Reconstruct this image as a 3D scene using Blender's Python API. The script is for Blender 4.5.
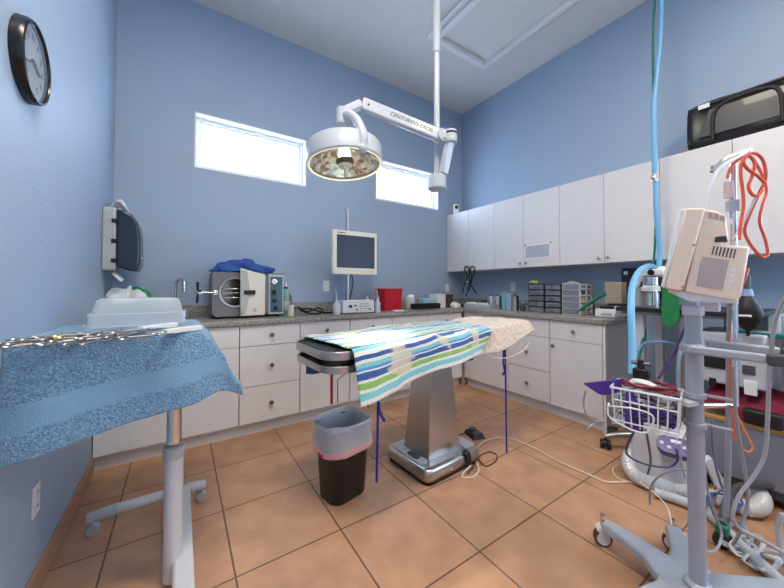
import bpy, bmesh, math, random
from mathutils import Vector, Matrix, noise
R = math.radians
PI = math.pi
rnd = random.Random(7)
for o in list(bpy.data.objects): bpy.data.objects.remove(o)
scn = bpy.context.scene
COL = scn.collection
# ------------------------------------------------------------------ camera
CAMZ = 1.1704; FPX = 317.6413; PX0 = 392.3691; PY0 = 280.8397; YAW = R(33.6296); PITCH = R(1.1397)
cd = bpy.data.cameras.new('camera'); cam = bpy.data.objects.new('camera', cd); COL.objects.link(cam)
cam.location = (0, 0, CAMZ); cam.rotation_euler = (R(90) + PITCH, 0, -YAW)
cd.sensor_width = 36; cd.sensor_fit = 'HORIZONTAL'; cd.lens = 36 * FPX / 784
cd.shift_x = 0; cd.shift_y = -(294 - PY0) / 784; cd.clip_start = 0.02
scn.camera = cam
# ------------------------------------------------------------------ world, light, exposure
w = bpy.data.worlds.new('sky'); scn.world = w; w.use_nodes = True
bg = w.node_tree.nodes['Background']; bg.inputs[0].default_value = (0.55, 0.73, 1.0, 1); bg.inputs[1].default_value = 12.0
def area(name, loc, rot, sx, sy, power, color):
    d = bpy.data.lights.new(name, 'AREA'); d.shape = 'RECTANGLE'; d.size = sx; d.size_y = sy
    d.energy = power; d.color = color
    o = bpy.data.objects.new(name, d); o.location = loc; o.rotation_euler = rot; COL.objects.link(o); return o
# two ceiling fill lights added out of view (housings are built with the room)
area('ceiling_fill_light', (2.3, -0.9, 3.66), (0, 0, 0), 1.1, 0.5, 44, (1.0, 0.82, 0.58))
area('ceiling_fill_light', (.45, 0.65, 3.66), (0, 0, 0), 1.1, 0.5, 55, (1.0, 0.9, 0.74))
# daylight also comes in by the windows, the added side one included
LAMP_POWER = 200
vs = scn.view_settings; scn.display_settings.display_device = 'sRGB'
vs.view_transform = 'Standard'; vs.look = 'None'; vs.gamma = 1; vs.exposure = 0.32; vs.use_curve_mapping = False

# ------------------------------------------------------------------ helpers
def at(px, py, **k):
    """a point of the room seen at photo position px,py: on plane x=, y= or z=, or at distance d="""
    a = (px - PX0) / FPX; b = (py - PY0) / FPX
    up = -b; fwd = math.cos(PITCH) - up * math.sin(PITCH); Z = math.sin(PITCH) + up * math.cos(PITCH)
    r = Vector((a * math.cos(YAW) + fwd * math.sin(YAW), -a * math.sin(YAW) + fwd * math.cos(YAW), Z))
    c = Vector((0, 0, CAMZ)); (ax, v), = k.items()
    t = v if ax == 'd' else (v - c['xyz'.index(ax)]) / r['xyz'.index(ax)]
    return c + r * t

def mat(name, col, rough=0.5, metal=0.0, trans=0.0, emit=None, bump=0.0, bscale=40, vary=0.0, vscale=8, coat=0, ior=1.45, alpha=1.0, sheen=0, spec=0.5):
    m = bpy.data.materials.new(name); m.use_nodes = True; nt = m.node_tree; n = nt.nodes; b = n['Principled BSDF']
    c = (*col, 1); b.inputs['Base Color'].default_value = c
    b.inputs['Roughness'].default_value = rough; b.inputs['Metallic'].default_value = metal
    b.inputs['Transmission Weight'].default_value = trans; b.inputs['IOR'].default_value = ior
    b.inputs['Coat Weight'].default_value = coat; b.inputs['Alpha'].default_value = alpha
    b.inputs['Sheen Weight'].default_value = sheen; b.inputs['Specular IOR Level'].default_value = spec
    if emit: b.inputs['Emission Color'].default_value = (*emit[0], 1); b.inputs['Emission Strength'].default_value = emit[1]
    tc = n.new('ShaderNodeTexCoord')
    nz = n.new('ShaderNodeTexNoise'); nz.inputs['Scale'].default_value = vscale; nz.inputs['Detail'].default_value = 4
    nt.links.new(tc.outputs['Object'], nz.inputs['Vector'])
    mx = n.new('ShaderNodeMix'); mx.data_type = 'RGBA'; v = max(vary, 0.03)
    mx.inputs[6].default_value = tuple(x * (1 - v) for x in col) + (1,)
    mx.inputs[7].default_value = tuple(min(1, x * (1 + v)) for x in col) + (1,)
    nt.links.new(nz.outputs['Fac'], mx.inputs[0]); nt.links.new(mx.outputs[2], b.inputs['Base Color'])
    if bump:
        n2 = n.new('ShaderNodeTexNoise'); n2.inputs['Scale'].default_value = bscale; n2.inputs['Detail'].default_value = 3
        nt.links.new(tc.outputs['Object'], n2.inputs['Vector'])
        bp = n.new('ShaderNodeBump'); bp.inputs['Strength'].default_value = bump; bp.inputs['Distance'].default_value = 0.01
        nt.links.new(n2.outputs['Fac'], bp.inputs['Height']); nt.links.new(bp.outputs['Normal'], b.inputs['Normal'])
    return m
def ramp_node(nt, stops, interp='CONSTANT'):
    r = nt.nodes.new('ShaderNodeValToRGB'); cr = r.color_ramp; cr.interpolation = interp
    while len(cr.elements) > 1: cr.elements.remove(cr.elements[-1])
    cr.elements[0].position = stops[0][0]; cr.elements[0].color = (*stops[0][1], 1)
    for p, c in stops[1:]:
        e = cr.elements.new(p); e.color = (*c, 1)
    return r

class MB:
    def __init__(s): s.v = []; s.f = []; s.uv = None
    def add(s, vs, fs):
        b = len(s.v); s.v += [Vector(x) for x in vs]; s.f += [[b + i for i in f] for f in fs]; return s
    def box(s, lo, hi, M=None):
        x0, y0, z0 = lo; x1, y1, z1 = hi
        vs = [(x0,y0,z0),(x1,y0,z0),(x1,y1,z0),(x0,y1,z0),(x0,y0,z1),(x1,y0,z1),(x1,y1,z1),(x0,y1,z1)]
        if M: vs = [M @ Vector(q) for q in vs]
        return s.add(vs, [[3,2,1,0],[4,5,6,7],[0,1,5,4],[1,2,6,5],[2,3,7,6],[3,0,4,7]])
    def cbox(s, c, d, M=None):
        return s.box([c[i] - d[i] / 2 for i in range(3)], [c[i] + d[i] / 2 for i in range(3)], M)
    def prism(s, poly, vec):
        """closed polygon (3D points) pushed along vec"""
        n = len(poly); a = [Vector(p) for p in poly]; vec = Vector(vec); b = [p + vec for p in a]
        nrm = sum((a[i].cross(a[(i+1) % n]) for i in range(n)), Vector())
        if nrm.dot(vec) > 0: a.reverse(); b.reverse()
        return s.add(a + b, [list(range(n)), list(range(2*n-1, n-1, -1))] + [[i, n+i, n+(i+1) % n, (i+1) % n] for i in range(n)])
    def tube(s, pts, r, seg=8, smooth=0, caps=True, squash=None):
        pts = [Vector(p) for p in pts]
        rs = list(r) if isinstance(r, (list, tuple)) else [r] * len(pts)
        if smooth and len(pts) > 2:
            P = []; Q = []; n = len(pts)
            for i in range(n - 1):
                p0, p1, p2, p3 = pts[max(i-1, 0)], pts[i], pts[i+1], pts[min(i+2, n-1)]
                for k in range(smooth):
                    t = k / smooth
                    P.append(0.5 * ((2*p1) + (p2-p0)*t + (2*p0-5*p1+4*p2-p3)*t*t + (3*p1-p0-3*p2+p3)*t**3)); Q.append(rs[i]*(1-t)+rs[i+1]*t)
            P.append(pts[-1]); Q.append(rs[-1]); pts, rs = P, Q
        # drop doubled points
        P, Q = [pts[0]], [rs[0]]
        for p, q in zip(pts[1:], rs[1:]):
            if (p - P[-1]).length > 1e-6: P.append(p); Q.append(q)
        pts, rs = P, Q
        n = len(pts)
        if n < 2: return s
        T = [(pts[min(i+1, n-1)] - pts[max(i-1, 0)]).normalized() for i in range(n)]
        u = T[0].orthogonal().normalized(); vs = []
        for i in range(n):
            u = (u - T[i] * u.dot(T[i]))
            u = u.normalized() if u.length > 1e-6 else T[i].orthogonal().normalized()
            w_ = T[i].cross(u)
            for k in range(seg):
                a = 2 * PI * k / seg
                q1 = u * math.cos(a); q2 = w_ * math.sin(a)
                d = q1 + q2
                if squash: d = Vector((d.x * squash[0], d.y * squash[1], d.z * squash[2]))
                vs.append(pts[i] + d * rs[i])
        fs = [[i*seg+k, i*seg+(k+1) % seg, (i+1)*seg+(k+1) % seg, (i+1)*seg+k] for i in range(n-1) for k in range(seg)]
        if caps: fs += [list(range(seg-1, -1, -1)), list(range((n-1)*seg, n*seg))]
        return s.add(vs, fs)
    def cyl(s, a, b, r, r2=None, seg=20):
        return s.tube([a, b], [r, r if r2 is None else r2], seg)
    def lathe(s, prof, o=(0,0,0), seg=28, axis=(0,0,1), close=False):
        """profile of (radius, height) turned round an axis"""
        q = Vector((0,0,1)).rotation_difference(Vector(axis).normalized()); o = Vector(o); vs = []; n = len(prof)
        for r, h in prof:
            for k in range(seg):
                a = 2*PI*k/seg; vs.append(o + q @ Vector((r*math.cos(a), r*math.sin(a), h)))
        fs = [[i*seg+k, i*seg+(k+1) % seg, (i+1)*seg+(k+1) % seg, (i+1)*seg+k] for i in range(n-1) for k in range(seg)]
        if prof[0][0] > 1e-5 and close: fs.append(list(range(seg-1, -1, -1)))
        if prof[-1][0] > 1e-5 and close: fs.append(list(range((n-1)*seg, n*seg)))
        return s.add(vs, fs)
    def ball(s, c, r, seg=14):
        r = (r, r, r) if not hasattr(r, '__len__') else r
        vs = []; fs = []; m = seg // 2 + 1
        for i in range(m):
            th = PI * i / (m-1)
            for k in range(seg):
                a = 2*PI*k/seg; vs.append((c[0]+r[0]*math.sin(th)*math.cos(a), c[1]+r[1]*math.sin(th)*math.sin(a), c[2]+r[2]*math.cos(th)))
        fs = [[(i+1)*seg+k, (i+1)*seg+(k+1) % seg, i*seg+(k+1) % seg, i*seg+k] for i in range(m-1) for k in range(seg)]
        return s.add(vs, fs)
    def grid(s, fn, nu, nv, uv=True):
        b = len(s.v)
        for i in range(nu+1):
            for j in range(nv+1): s.v.append(Vector(fn(i/nu, j/nv)))
        fs = [[b+i*(nv+1)+j, b+(i+1)*(nv+1)+j, b+(i+1)*(nv+1)+j+1, b+i*(nv+1)+j+1] for i in range(nu) for j in range(nv)]
        s.f += fs; s.uv = (b, nu, nv); return s
    def build(s, name, m, parent=None, bevel=0, seg=2, world=False, flat=False, subsurf=0, thick=0, **tags):
        base = Vector((0,0,0)); rot = None
        if parent is not None and world:
            r = parent
            while r.parent: r = r.parent
            Mi = (Matrix.Translation(r.location) @ r.rotation_euler.to_matrix().to_4x4()).inverted()
            s.v = [Mi @ p for p in s.v]
        if parent is None:
            xs = [p.x for p in s.v]; ys = [p.y for p in s.v]; zs = [p.z for p in s.v]
            base = Vector(((min(xs)+max(xs))/2, (min(ys)+max(ys))/2, min(zs)))
        me = bpy.data.meshes.new(name); me.from_pydata([p - base for p in s.v], [], s.f); 
        bm = bmesh.new(); bm.from_mesh(me)
        if s.uv:
            b, nu, nv = s.uv; L = bm.loops.layers.uv.new('UVMap'); bm.verts.index_update()
            for f in bm.faces:
                for l in f.loops:
                    i = l.vert.index - b
                    if 0 <= i < (nu+1)*(nv+1): l[L].uv = ((i // (nv+1)) / nu, (i % (nv+1)) / nv)
        bmesh.ops.remove_doubles(bm, verts=bm.verts, dist=1e-6)
        if not s.uv: bmesh.ops.recalc_face_normals(bm, faces=bm.faces)
        bm.to_mesh(me); bm.free()
        if isinstance(m, (list, tuple)):
            for q in m: me.materials.append(q)
        else: me.materials.append(m)
        if not flat:
            for p in me.polygons: p.use_smooth = True
            if not (subsurf): me.set_sharp_from_angle(angle=R(38))
        o = bpy.data.objects.new(name, me); COL.objects.link(o); o.location = base
        if parent is not None: o.parent = parent; o.location = (0,0,0)
        if thick: md = o.modifiers.new('t', 'SOLIDIFY'); md.thickness = thick; md.offset = 0
        if bevel: md = o.modifiers.new('b', 'BEVEL'); md.width = bevel; md.segments = seg; md.limit_method = 'ANGLE'; md.angle_limit = R(40)
        if subsurf: md = o.modifiers.new('s', 'SUBSURF'); md.levels = subsurf; md.render_levels = subsurf
        for k, v in tags.items(): o[k] = v
        return o
def thing(name, label, cat, loc=(0,0,0), rz=0, group=None):
    o = bpy.data.objects.new(name, None); COL.objects.link(o); o.empty_display_size = .05
    o.location = loc; o.rotation_euler = (0,0,rz); o['label'] = label; o['category'] = cat
    if group: o['group'] = group
    return o
def tag(o, label, cat, group=None):
    o['label'] = label; o['category'] = cat
    if group: o['group'] = group
    return o
def S(o): o['kind'] = 'structure'; return o
def dup(root, loc, rz=None, label=None):
    def cp(o, p):
        c = o.copy(); COL.objects.link(c); c.parent = p
        for ch in list(o.children): cp(ch, c)
        return c
    kids = list(root.children); c = root.copy(); COL.objects.link(c)
    for ch in kids: cp(ch, c)
    c.location = loc
    if rz is not None: c.rotation_euler = (0,0,rz)
    if label: c['label'] = label
    return c
def txt(body, size, M, m, name, parent, shear=0, depth=0.0006, align='CENTER'):
    cu = bpy.data.curves.new(name, 'FONT'); cu.body = body; cu.size = size; cu.extrude = depth; cu.shear = shear
    cu.align_x = align; cu.align_y = 'CENTER'; cu.resolution_u = 2
    t = bpy.data.objects.new(name, cu); COL.objects.link(t)
    bpy.context.view_layer.update()
    me = bpy.data.meshes.new_from_object(t); bpy.data.objects.remove(t); bpy.data.curves.remove(cu)
    me.transform(M); me.materials.clear(); me.materials.append(m); me.name = name
    o = bpy.data.objects.new(name, me); COL.objects.link(o); o.parent = parent; return o
def fbm(x, y, z=0): return noise.noise(Vector((x, y, z))) + .5 * noise.noise(Vector((2*x, 2*y, 2*z+5)))

# ------------------------------------------------------------------ materials
M_wall = mat('blue_wall_paint', (.34,.44,.585), .55, bump=.16, bscale=55, vary=.02, vscale=1.5)
M_ceil = mat('ceiling_paint', (.72,.72,.70), .8, bump=.15, bscale=60)
M_white = mat('white_laminate', (.74,.73,.74), .35)
M_gap = mat('cabinet_gap', (.16,.15,.16), .8)
M_trim = mat('white_frame', (.82,.83,.85), .4)
M_steel = mat('brushed_steel', (.52,.50,.48), .28, 1, vary=.06, vscale=30)
M_chrome = mat('chrome', (.75,.75,.76), .1, 1)
M_inst = mat('satin_instrument_steel', (.25,.25,.27), .33, 1)
M_dsteel = mat('dark_steel', (.23,.22,.22), .35, 1)
M_black = mat('black_plastic', (.012,.012,.014), .4)
M_vinyl = mat('black_vinyl', (.010,.010,.012), .3, coat=.2)
M_dark = mat('dark_grey_plastic', (.07,.07,.08), .5)
M_wp = mat('white_plastic', (.78,.78,.78), .35)
M_wmet = mat('white_enamel', (.60,.62,.65), .3, coat=.3)
M_beige = mat('beige_plastic', (.80,.66,.54), .45)
M_gbeige = mat('warm_grey_plastic', (.42,.36,.34), .5)
M_grey = mat('grey_plastic', (.40,.42,.45), .45)
M_lgrey = mat('light_grey_enamel', (.50,.53,.58), .4)
M_cream = mat('cream_plastic', (.72,.68,.60), .4)
M_red = mat('red_plastic', (.50,.012,.03), .35)
M_rtube = mat('red_rubber', (.70,.10,.05), .4)
M_green = mat('green_cloth', (.02,.22,.08), .8)
M_gband = mat('green_rubber', (.01,.20,.12), .5)
M_teal = mat('teal_plastic', (.0,.22,.26), .4)
M_lblue = mat('light_blue_hose', (.18,.46,.75), .35)
M_blue = mat('blue_nylon', (.02,.03,.30), .6)
M_purple = mat('purple_cloth', (.085,.035,.30), .7, vary=.2, vscale=20)
M_crimson = mat('crimson_cloth', (.15,.004,.028), .8, vary=.3, vscale=12)
M_clear = mat('clear_plastic', (.85,.9,.95), .15, alpha=.38, ior=1.3)
M_pane = mat('window_glass', (.9,.95,1), .05, alpha=.12)
M_glass = mat('clear_glass', (.95,.97,1), .03, trans=1, ior=1.1)
M_cable = mat('pale_cable', (.72,.60,.50), .5)
M_gcable = mat('grey_cable', (.35,.36,.40), .5)
M_paper = mat('paper', (.85,.86,.88), .8)
M_ink = mat('blue_ink', (.05,.08,.26), .8)
M_label = mat('label_black', (.02,.02,.03), .6)
M_wood = mat('wood_edge', (.45,.27,.09), .5, vary=.2, vscale=14)

def towel_mat(name, c1, c2, sc=120):
    m = mat(name, c1, .95, bump=1.0, bscale=sc, sheen=.3); nt = m.node_tree; b = nt.nodes['Principled BSDF']
    tc = nt.nodes.new('ShaderNodeTexCoord'); nz = nt.nodes.new('ShaderNodeTexNoise'); nz.inputs['Scale'].default_value = sc*.75; nz.inputs['Detail'].default_value = 6
    nt.links.new(tc.outputs['Object'], nz.inputs['Vector']); r = ramp_node(nt, [(.38, c2), (.62, c1)], 'LINEAR')
    nt.links.new(nz.outputs['Fac'], r.inputs['Fac']); nt.links.new(r.outputs['Color'], b.inputs['Base Color']); return m
M_btowel = towel_mat('blue_terry', (.24,.41,.58), (.12,.26,.43), 150)
M_bband = mat('blue_towel_band', (.20,.36,.53), .9, bump=.3, bscale=160)
M_bluewrap = mat('blue_wrap', (.03,.09,.34), .8, vary=.2, vscale=20)
M_beigetowel = towel_mat('cream_fluffy_towel', (.80,.72,.63), (.66,.54,.43), 60)

# floor tiles
M_floor = bpy.data.materials.new('terracotta_tiles'); M_floor.use_nodes = True
nt = M_floor.node_tree; N = nt.nodes; b = N['Principled BSDF']
tc = N.new('ShaderNodeTexCoord'); mp = N.new('ShaderNodeMapping'); mp.inputs['Location'].default_value = (-.1976, -1.4349, 0)
nt.links.new(tc.outputs['Object'], mp.inputs['Vector'])
bk = N.new('ShaderNodeTexBrick'); bk.offset = 0; bk.squash = 1; bk.inputs['Scale'].default_value = 1
bk.inputs['Brick Width'].default_value = .459; bk.inputs['Row Height'].default_value = .459
bk.inputs['Mortar Size'].default_value = .0045; bk.inputs['Mortar Smooth'].default_value = .3; bk.inputs['Bias'].default_value = 0
bk.inputs['Color1'].default_value = (.54,.30,.18,1); bk.inputs['Color2'].default_value = (.49,.27,.16,1); bk.inputs['Mortar'].default_value = (.16,.09,.06,1)
nt.links.new(mp.outputs['Vector'], bk.inputs['Vector'])
nz = N.new('ShaderNodeTexNoise'); nz.inputs['Scale'].default_value = 7; nz.inputs['Detail'].default_value = 6
nt.links.new(tc.outputs['Object'], nz.inputs['Vector'])
rr = ramp_node(nt, [(.3,(.82,.80,.78)), (.7,(1.1,1.1,1.1))], 'LINEAR'); nt.links.new(nz.outputs['Fac'], rr.inputs['Fac'])
mx = N.new('ShaderNodeMix'); mx.data_type = 'RGBA'; mx.blend_type = 'MULTIPLY'; mx.inputs[0].default_value = 1
nt.links.new(bk.outputs['Color'], mx.inputs[6]); nt.links.new(rr.outputs['Color'], mx.inputs[7]); nt.links.new(mx.outputs[2], b.inputs['Base Color'])
b.inputs['Roughness'].default_value = .42
bp = N.new('ShaderNodeBump'); bp.inputs['Strength'].default_value = .5; bp.inputs['Distance'].default_value = .003; bp.invert = True
nt.links.new(bk.outputs['Fac'], bp.inputs['Height']); nt.links.new(bp.outputs['Normal'], b.inputs['Normal'])
M_btile = mat('baseboard_tile', (.44,.24,.15), .45, vary=.15)

# speckled stone laminate
M_stone = mat('speckled_laminate', (.3,.27,.24), .35); nt = M_stone.node_tree; b = nt.nodes['Principled BSDF']
tc = nt.nodes.new('ShaderNodeTexCoord'); nz = nt.nodes.new('ShaderNodeTexNoise'); nz.inputs['Scale'].default_value = 45; nz.inputs['Detail'].default_value = 8; nz.inputs['Roughness'].default_value = .75
nt.links.new(tc.outputs['Object'], nz.inputs['Vector'])
r = ramp_node(nt, [(.32,(.10,.095,.09)), (.45,(.24,.225,.21)), (.55,(.34,.325,.31)), (.68,(.52,.51,.49))], 'LINEAR')
nt.links.new(nz.outputs['Fac'], r.inputs['Fac']); nt.links.new(r.outputs['Color'], b.inputs['Base Color'])

# striped beach towel (stripes follow the weave: the cloth's own v coordinate)
WH=(.80,.80,.74); CR=(.72,.66,.50); BL=(.03,.11,.36); TQ=(.22,.60,.66); GR=(.27,.52,.13); LB=(.10,.30,.62); YE=(.72,.72,.30)
M_stripe = mat('striped_terry', WH, .95, bump=.8, bscale=140, sheen=.3); nt = M_stripe.node_tree; b = nt.nodes['Principled BSDF']
uvn = nt.nodes.new('ShaderNodeUVMap'); sp = nt.nodes.new('ShaderNodeSeparateXYZ'); nt.links.new(uvn.outputs['UV'], sp.inputs[0])
nz = nt.nodes.new('ShaderNodeTexNoise'); nz.inputs['Scale'].default_value = 3; tc = nt.nodes.new('ShaderNodeTexCoord'); nt.links.new(tc.outputs['Object'], nz.inputs['Vector'])
ma = nt.nodes.new('ShaderNodeMath'); ma.operation = 'MULTIPLY_ADD'; ma.inputs[1].default_value = .035; nt.links.new(nz.outputs['Fac'], ma.inputs[0]); nt.links.new(sp.outputs['Y'], ma.inputs[2])
st = []; p_ = 0
for c_, w_ in ((WH,.07),(TQ,.08),(WH,.04),(GR,.07),(WH,.03),(BL,.08),(WH,.02),(LB,.03),(TQ,.05),(WH,.04),(BL,.05),(WH,.05),(TQ,.05),(BL,.06),(WH,.04),(GR,.05),(YE,.03),(WH,.05),(TQ,.06),(LB,.03)):
    st.append((p_, c_)); p_ += w_
fr_ = nt.nodes.new('ShaderNodeMath'); fr_.operation = 'MULTIPLY_ADD'; fr_.inputs[1].default_value = -2.05; fr_.inputs[2].default_value = 2.09
nt.links.new(ma.outputs[0], fr_.inputs[0]); f2 = nt.nodes.new('ShaderNodeMath'); f2.operation = 'FRACT'; nt.links.new(fr_.outputs[0], f2.inputs[0]); ma = f2
r = ramp_node(nt, st); nt.links.new(ma.outputs[0], r.inputs['Fac'])
n2 = nt.nodes.new('ShaderNodeTexNoise'); n2.inputs['Scale'].default_value = 5.5; n2.inputs['Detail'].default_value = 3; nt.links.new(tc.outputs['Object'], n2.inputs['Vector'])
r2 = ramp_node(nt, [(.58,(0,0,0)), (.63,(.8,.8,.8))], 'LINEAR'); nt.links.new(n2.outputs['Fac'], r2.inputs['Fac'])
mx = nt.nodes.new('ShaderNodeMix'); mx.data_type = 'RGBA'; mx.inputs[7].default_value = (*CR,1)
nt.links.new(r2.outputs['Color'], mx.inputs[0]); nt.links.new(r.outputs['Color'], mx.inputs[6]); nt.links.new(mx.outputs[2], b.inputs['Base Color'])

# ------------------------------------------------------------------ room
XL, XR, YB, YF, H = -.452, 3.4547, 3.3253, -2.0, 3.7409
T = .15
W1 = (.0886, 1.1065); W2 = (1.9735, 2.9927); WZ = (2.2442, 2.7467)
S(MB().box((XL-T, YF-T, -.12), (XR+T, YB+T, 0)).build('floor', M_floor, flat=True)).location = (0,0,-.12)
fl = bpy.data.objects['floor']; 
for v in fl.data.vertices: v.co.x += (XL+XR)/2; v.co.y += (YF+YB)/2
S(MB().box((XL-T, YF-T, H), (XR+T, YB+T, H+.12)).build('ceiling', M_ceil, flat=True))
S(MB().box((XL-T, YF-T, 0), (XL, YB+T, H)).build('wall_left', M_wall, flat=True))
W3 = (-1.7, -.35, 1.0, 2.5)  # opening for the added side window
m = MB().box((XR, YF-T, 0), (XR+T, W3[0], H)).box((XR, W3[1], 0), (XR+T, YB+T, H)).box((XR, W3[0], 0), (XR+T, W3[1], W3[2])).box((XR, W3[0], W3[3]), (XR+T, W3[1], H))
S(m.build('wall_right', M_wall, flat=True))
S(MB().box((XL, YF-T, 0), (XR, YF, H)).build('wall_front', M_wall, flat=True))
m = MB()
xs = [XL, W1[0], W1[1], W2[0], W2[1], XR]; zs = [0, WZ[0], WZ[1], H]
for i in range(5):
    for j in range(3):
        if j == 1 and i in (1, 3): continue
        m.box((xs[i], YB, zs[j]), (xs[i+1], YB+T, zs[j+1]))
S(m.build('wall_back', M_wall, flat=True))
for n, (a, c) in enumerate((W1, W2), 1):
    z0, z1 = WZ; t = .012
    m = MB()   # painted reveal
    m.box((a, YB-.001, z1-t), (c, YB+T, z1)).box((a, YB-.001, z0), (c, YB+T, z0+t)).box((a, YB-.001, z0+t), (a+t, YB+T, z1-t)).box((c-t, YB-.001, z0+t), (c, YB+T, z1-t))
    f = S(m.build('window_%d' % n, M_trim, flat=True))
    def fr(name, g, w_, y0, y1):
        q = MB(); A, C, Z0, Z1 = a+t+g, c-t-g, z0+t+g, z1-t-g
        q.box((A, y0, Z1-w_), (C, y1, Z1)).box((A, y0, Z0), (C, y1, Z0+w_)).box((A, y0, Z0+w_), (A+w_, y1, Z1-w_)).box((C-w_, y0, Z0+w_), (C, y1, Z1-w_))
        o = q.build(name, M_trim, bevel=.002); o.parent = f; o.location = o.location - f.location; return o
    fr('window_frame', 0, .03, YB+.075, YB+.125)
    fr('sash_frame', .03, .02, YB+.09, YB+.118)
    p = MB().box((a+t+.045, YB+.1, z0+t+.045), (c-t-.045, YB+.104, z1-t-.045)).build('window_pane', M_pane, flat=True)
    p.parent = f; p.location = p.location - f.location
# unseen side window, added to bring daylight onto the left wall
m = MB(); y0, y1, z0, z1 = W3
m.box((XR, y0, z0), (XR+T, y0+.04, z1)).box((XR, y1-.04, z0), (XR+T, y1, z1)).box((XR, y0+.04, z0), (XR+T, y1-.04, z0+.04)).box((XR, y0+.04, z1-.04), (XR+T, y1-.04, z1)).box((XR+.06, (y0+y1)/2-.03, z0+.04), (XR+.11, (y0+y1)/2+.03, z1-.04))
d = S(m.build('window_3', M_trim, flat=True))
p = MB().box((XR+.08, y0+.04, z0+.04), (XR+.085, y1-.04, z1-.04)).build('window_pane', M_pane, flat=True); p.parent = d; p.location -= d.location
d = S(MB().box((.2, YF, 0), (1.15, YF+.03, 2.1)).build('door_1', M_trim, bevel=.004))
MB().lathe([(.02,0),(.012,.03),(.028,.05),(.02,.075),(0,.08)], Vector((1.08, YF+.03, 1.0))-d.location, 16, (0,1,0)).build('door_knob', M_chrome, d)
for i, (x, y_) in enumerate(((2.3, -.9), (.45, .65))):  # housings for the added fill lights
    t_ = thing('added_light_tray', 'added white ceiling fill light tray %s' % ('behind the camera near the right wall' if i == 0 else 'above the camera near the left wall'), 'ceiling light', (x, y_, H))
    MB().box((-.6,-.28,-.06), (.6,.28,0)).build('housing', M_trim, t_)
S(MB().box((XL, YF, 0), (XL+.012, 2.72, .10)).build('baseboard_left', M_btile, bevel=.003))
S(MB().box((XR-.012, YF, 0), (XR, 1.15, .10)).build('baseboard_right', M_btile, bevel=.003))
# ceiling hatch: stepped white frame round a raised panel
hx0, hx1, hy0, hy1 = 2.06, 2.93, .9, 2.47
t_ = thing('ceiling_hatch', 'white framed rectangular hatch panel in the ceiling above the lamp pole', 'hatch', ((hx0+hx1)/2, (hy0+hy1)/2, H))
def rect_ring(m, x0, x1, y0, y1, w_, z0, z1):
    m.box((x0, y0, z0), (x1, y0+w_, z1)).box((x0, y1-w_, z0), (x1, y1, z1)).box((x0, y0+w_, z0), (x0+w_, y1-w_, z1)).box((x1-w_, y0+w_, z0), (x1, y1-w_, z1)); return m
rect_ring(MB(), hx0, hx1, hy0, hy1, .05, H-.025, H).build('outer_frame', M_trim, t_, bevel=.004, world=True)
rect_ring(MB(), hx0+.05, hx1-.05, hy0+.05, hy1-.05, .05, H-.065, H).build('inner_frame', M_trim, t_, bevel=.006, world=True)
MB().box((hx0+.106, hy0+.106, H-.02), (hx1-.106, hy1-.106, H)).build('panel', M_ceil, t_, world=True)
# ------------------------------------------------------------------ base cabinets (left run along the back wall, right run along the right wall)
CT = .91
CX, CY = XR - .6548, YB - .6459        # front edges of the worktop
DX, DY = CX + .025, CY + .025          # door faces
def knob(m_parent, p, n):
    p = Vector(p); n = Vector(n)
    MB().lathe([(.006,0),(.006,.012),(.015,.018),(.017,.026),(.012,.032),(0,.033)], p, 14, n).build('knob', M_dsteel, m_parent)
def base_cab(label, run, a, c, kind, knobside=1, group='white base cabinets'):
    """kind: D3 three drawers, DD drawer over a door, DDD drawer over two doors, P plain door pair"""
    g = .0025; f = .019
    if run == 'L': t_ = thing('base_cabinet', label, 'cabinet', ((a+c)/2, DY+.3, 0))
    else: t_ = thing('base_cabinet', label, 'cabinet', (DX+.3, (a+c)/2, 0))
    def pr(name, u0, u1, z0, z1):
        m = MB()
        if run == 'L': m.box((u0, DY, z0), (u1, DY+f, z1))
        else: m.box((DX, u0, z0), (DX+f, u1, z1))
        return m.build(name, M_white, t_, bevel=.0015, world=True)
    def kn(par, u, z):
        p = (u, DY, z) if run == 'L' else (DX, u, z); n = (0,-1,0) if run == 'L' else (-1,0,0)
        L = Matrix.Translation(t_.location).inverted(); knob(par, L @ Vector(p), n)
    m = MB()
    if run == 'L': m.box((a+.0005, DY+f+.002, .1), (c-.0005, YB-.002, .868))
    else: m.box((DX+f+.002, a+.0005, .1), (XR-.002, c-.0005, .868))
    m.build('carcass', M_white if 0 else M_gap, t_, world=True, flat=True)
    m = MB()
    if run == 'L': m.box((a, DY+.055, 0), (c, DY+.07, .1))
    else: m.box((DX+.055, a, 0), (DX+.07, c, .1))
    m.build('kickboard', M_white, t_, world=True)
    w_ = [(a+g, c-g)]
    if kind == 'D3':
        for z0, z1 in ((.705, .868), (.388, .70), (.103, .383)): kn(pr('drawer', a+g, c-g, z0, z1), (a+c)/2, (z0+z1)/2)
    elif kind == 'DD':
        kn(pr('drawer', a+g, c-g, .705, .868), (a+c)/2, .787); kn(pr('door', a+g, c-g, .103, .70), (a+.04 if knobside < 0 else c-.04), .64)
    elif kind == 'DDD':
        h = (a+c)/2
        for u0, u1, s_ in ((a+g, h-g/2, 1), (h+g/2, c-g, -1)):
            pr('drawer_front', u0, u1, .705, .868); kn(pr('door', u0, u1, .103, .70), (u1-.04 if s_ > 0 else u0+.04), .64)
    elif kind == 'F': pr('filler_panel', a+g, c-g, .103, .868)
    return t_
base_cab('white sink cabinet in the left corner, behind the instrument table', 'L', XL+.003, .383, 'DDD')
base_cab('white base cabinet with three drawers, right of the instrument table', 'L', .385, .855, 'D3')
base_cab('white base cabinet with drawer over door, behind the steel end of the operating table', 'L', .857, 1.325, 'DD', -1)
base_cab('white base cabinet below the monitor and the red bucket', 'L', 1.327, 1.80, 'DD', 1)
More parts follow.
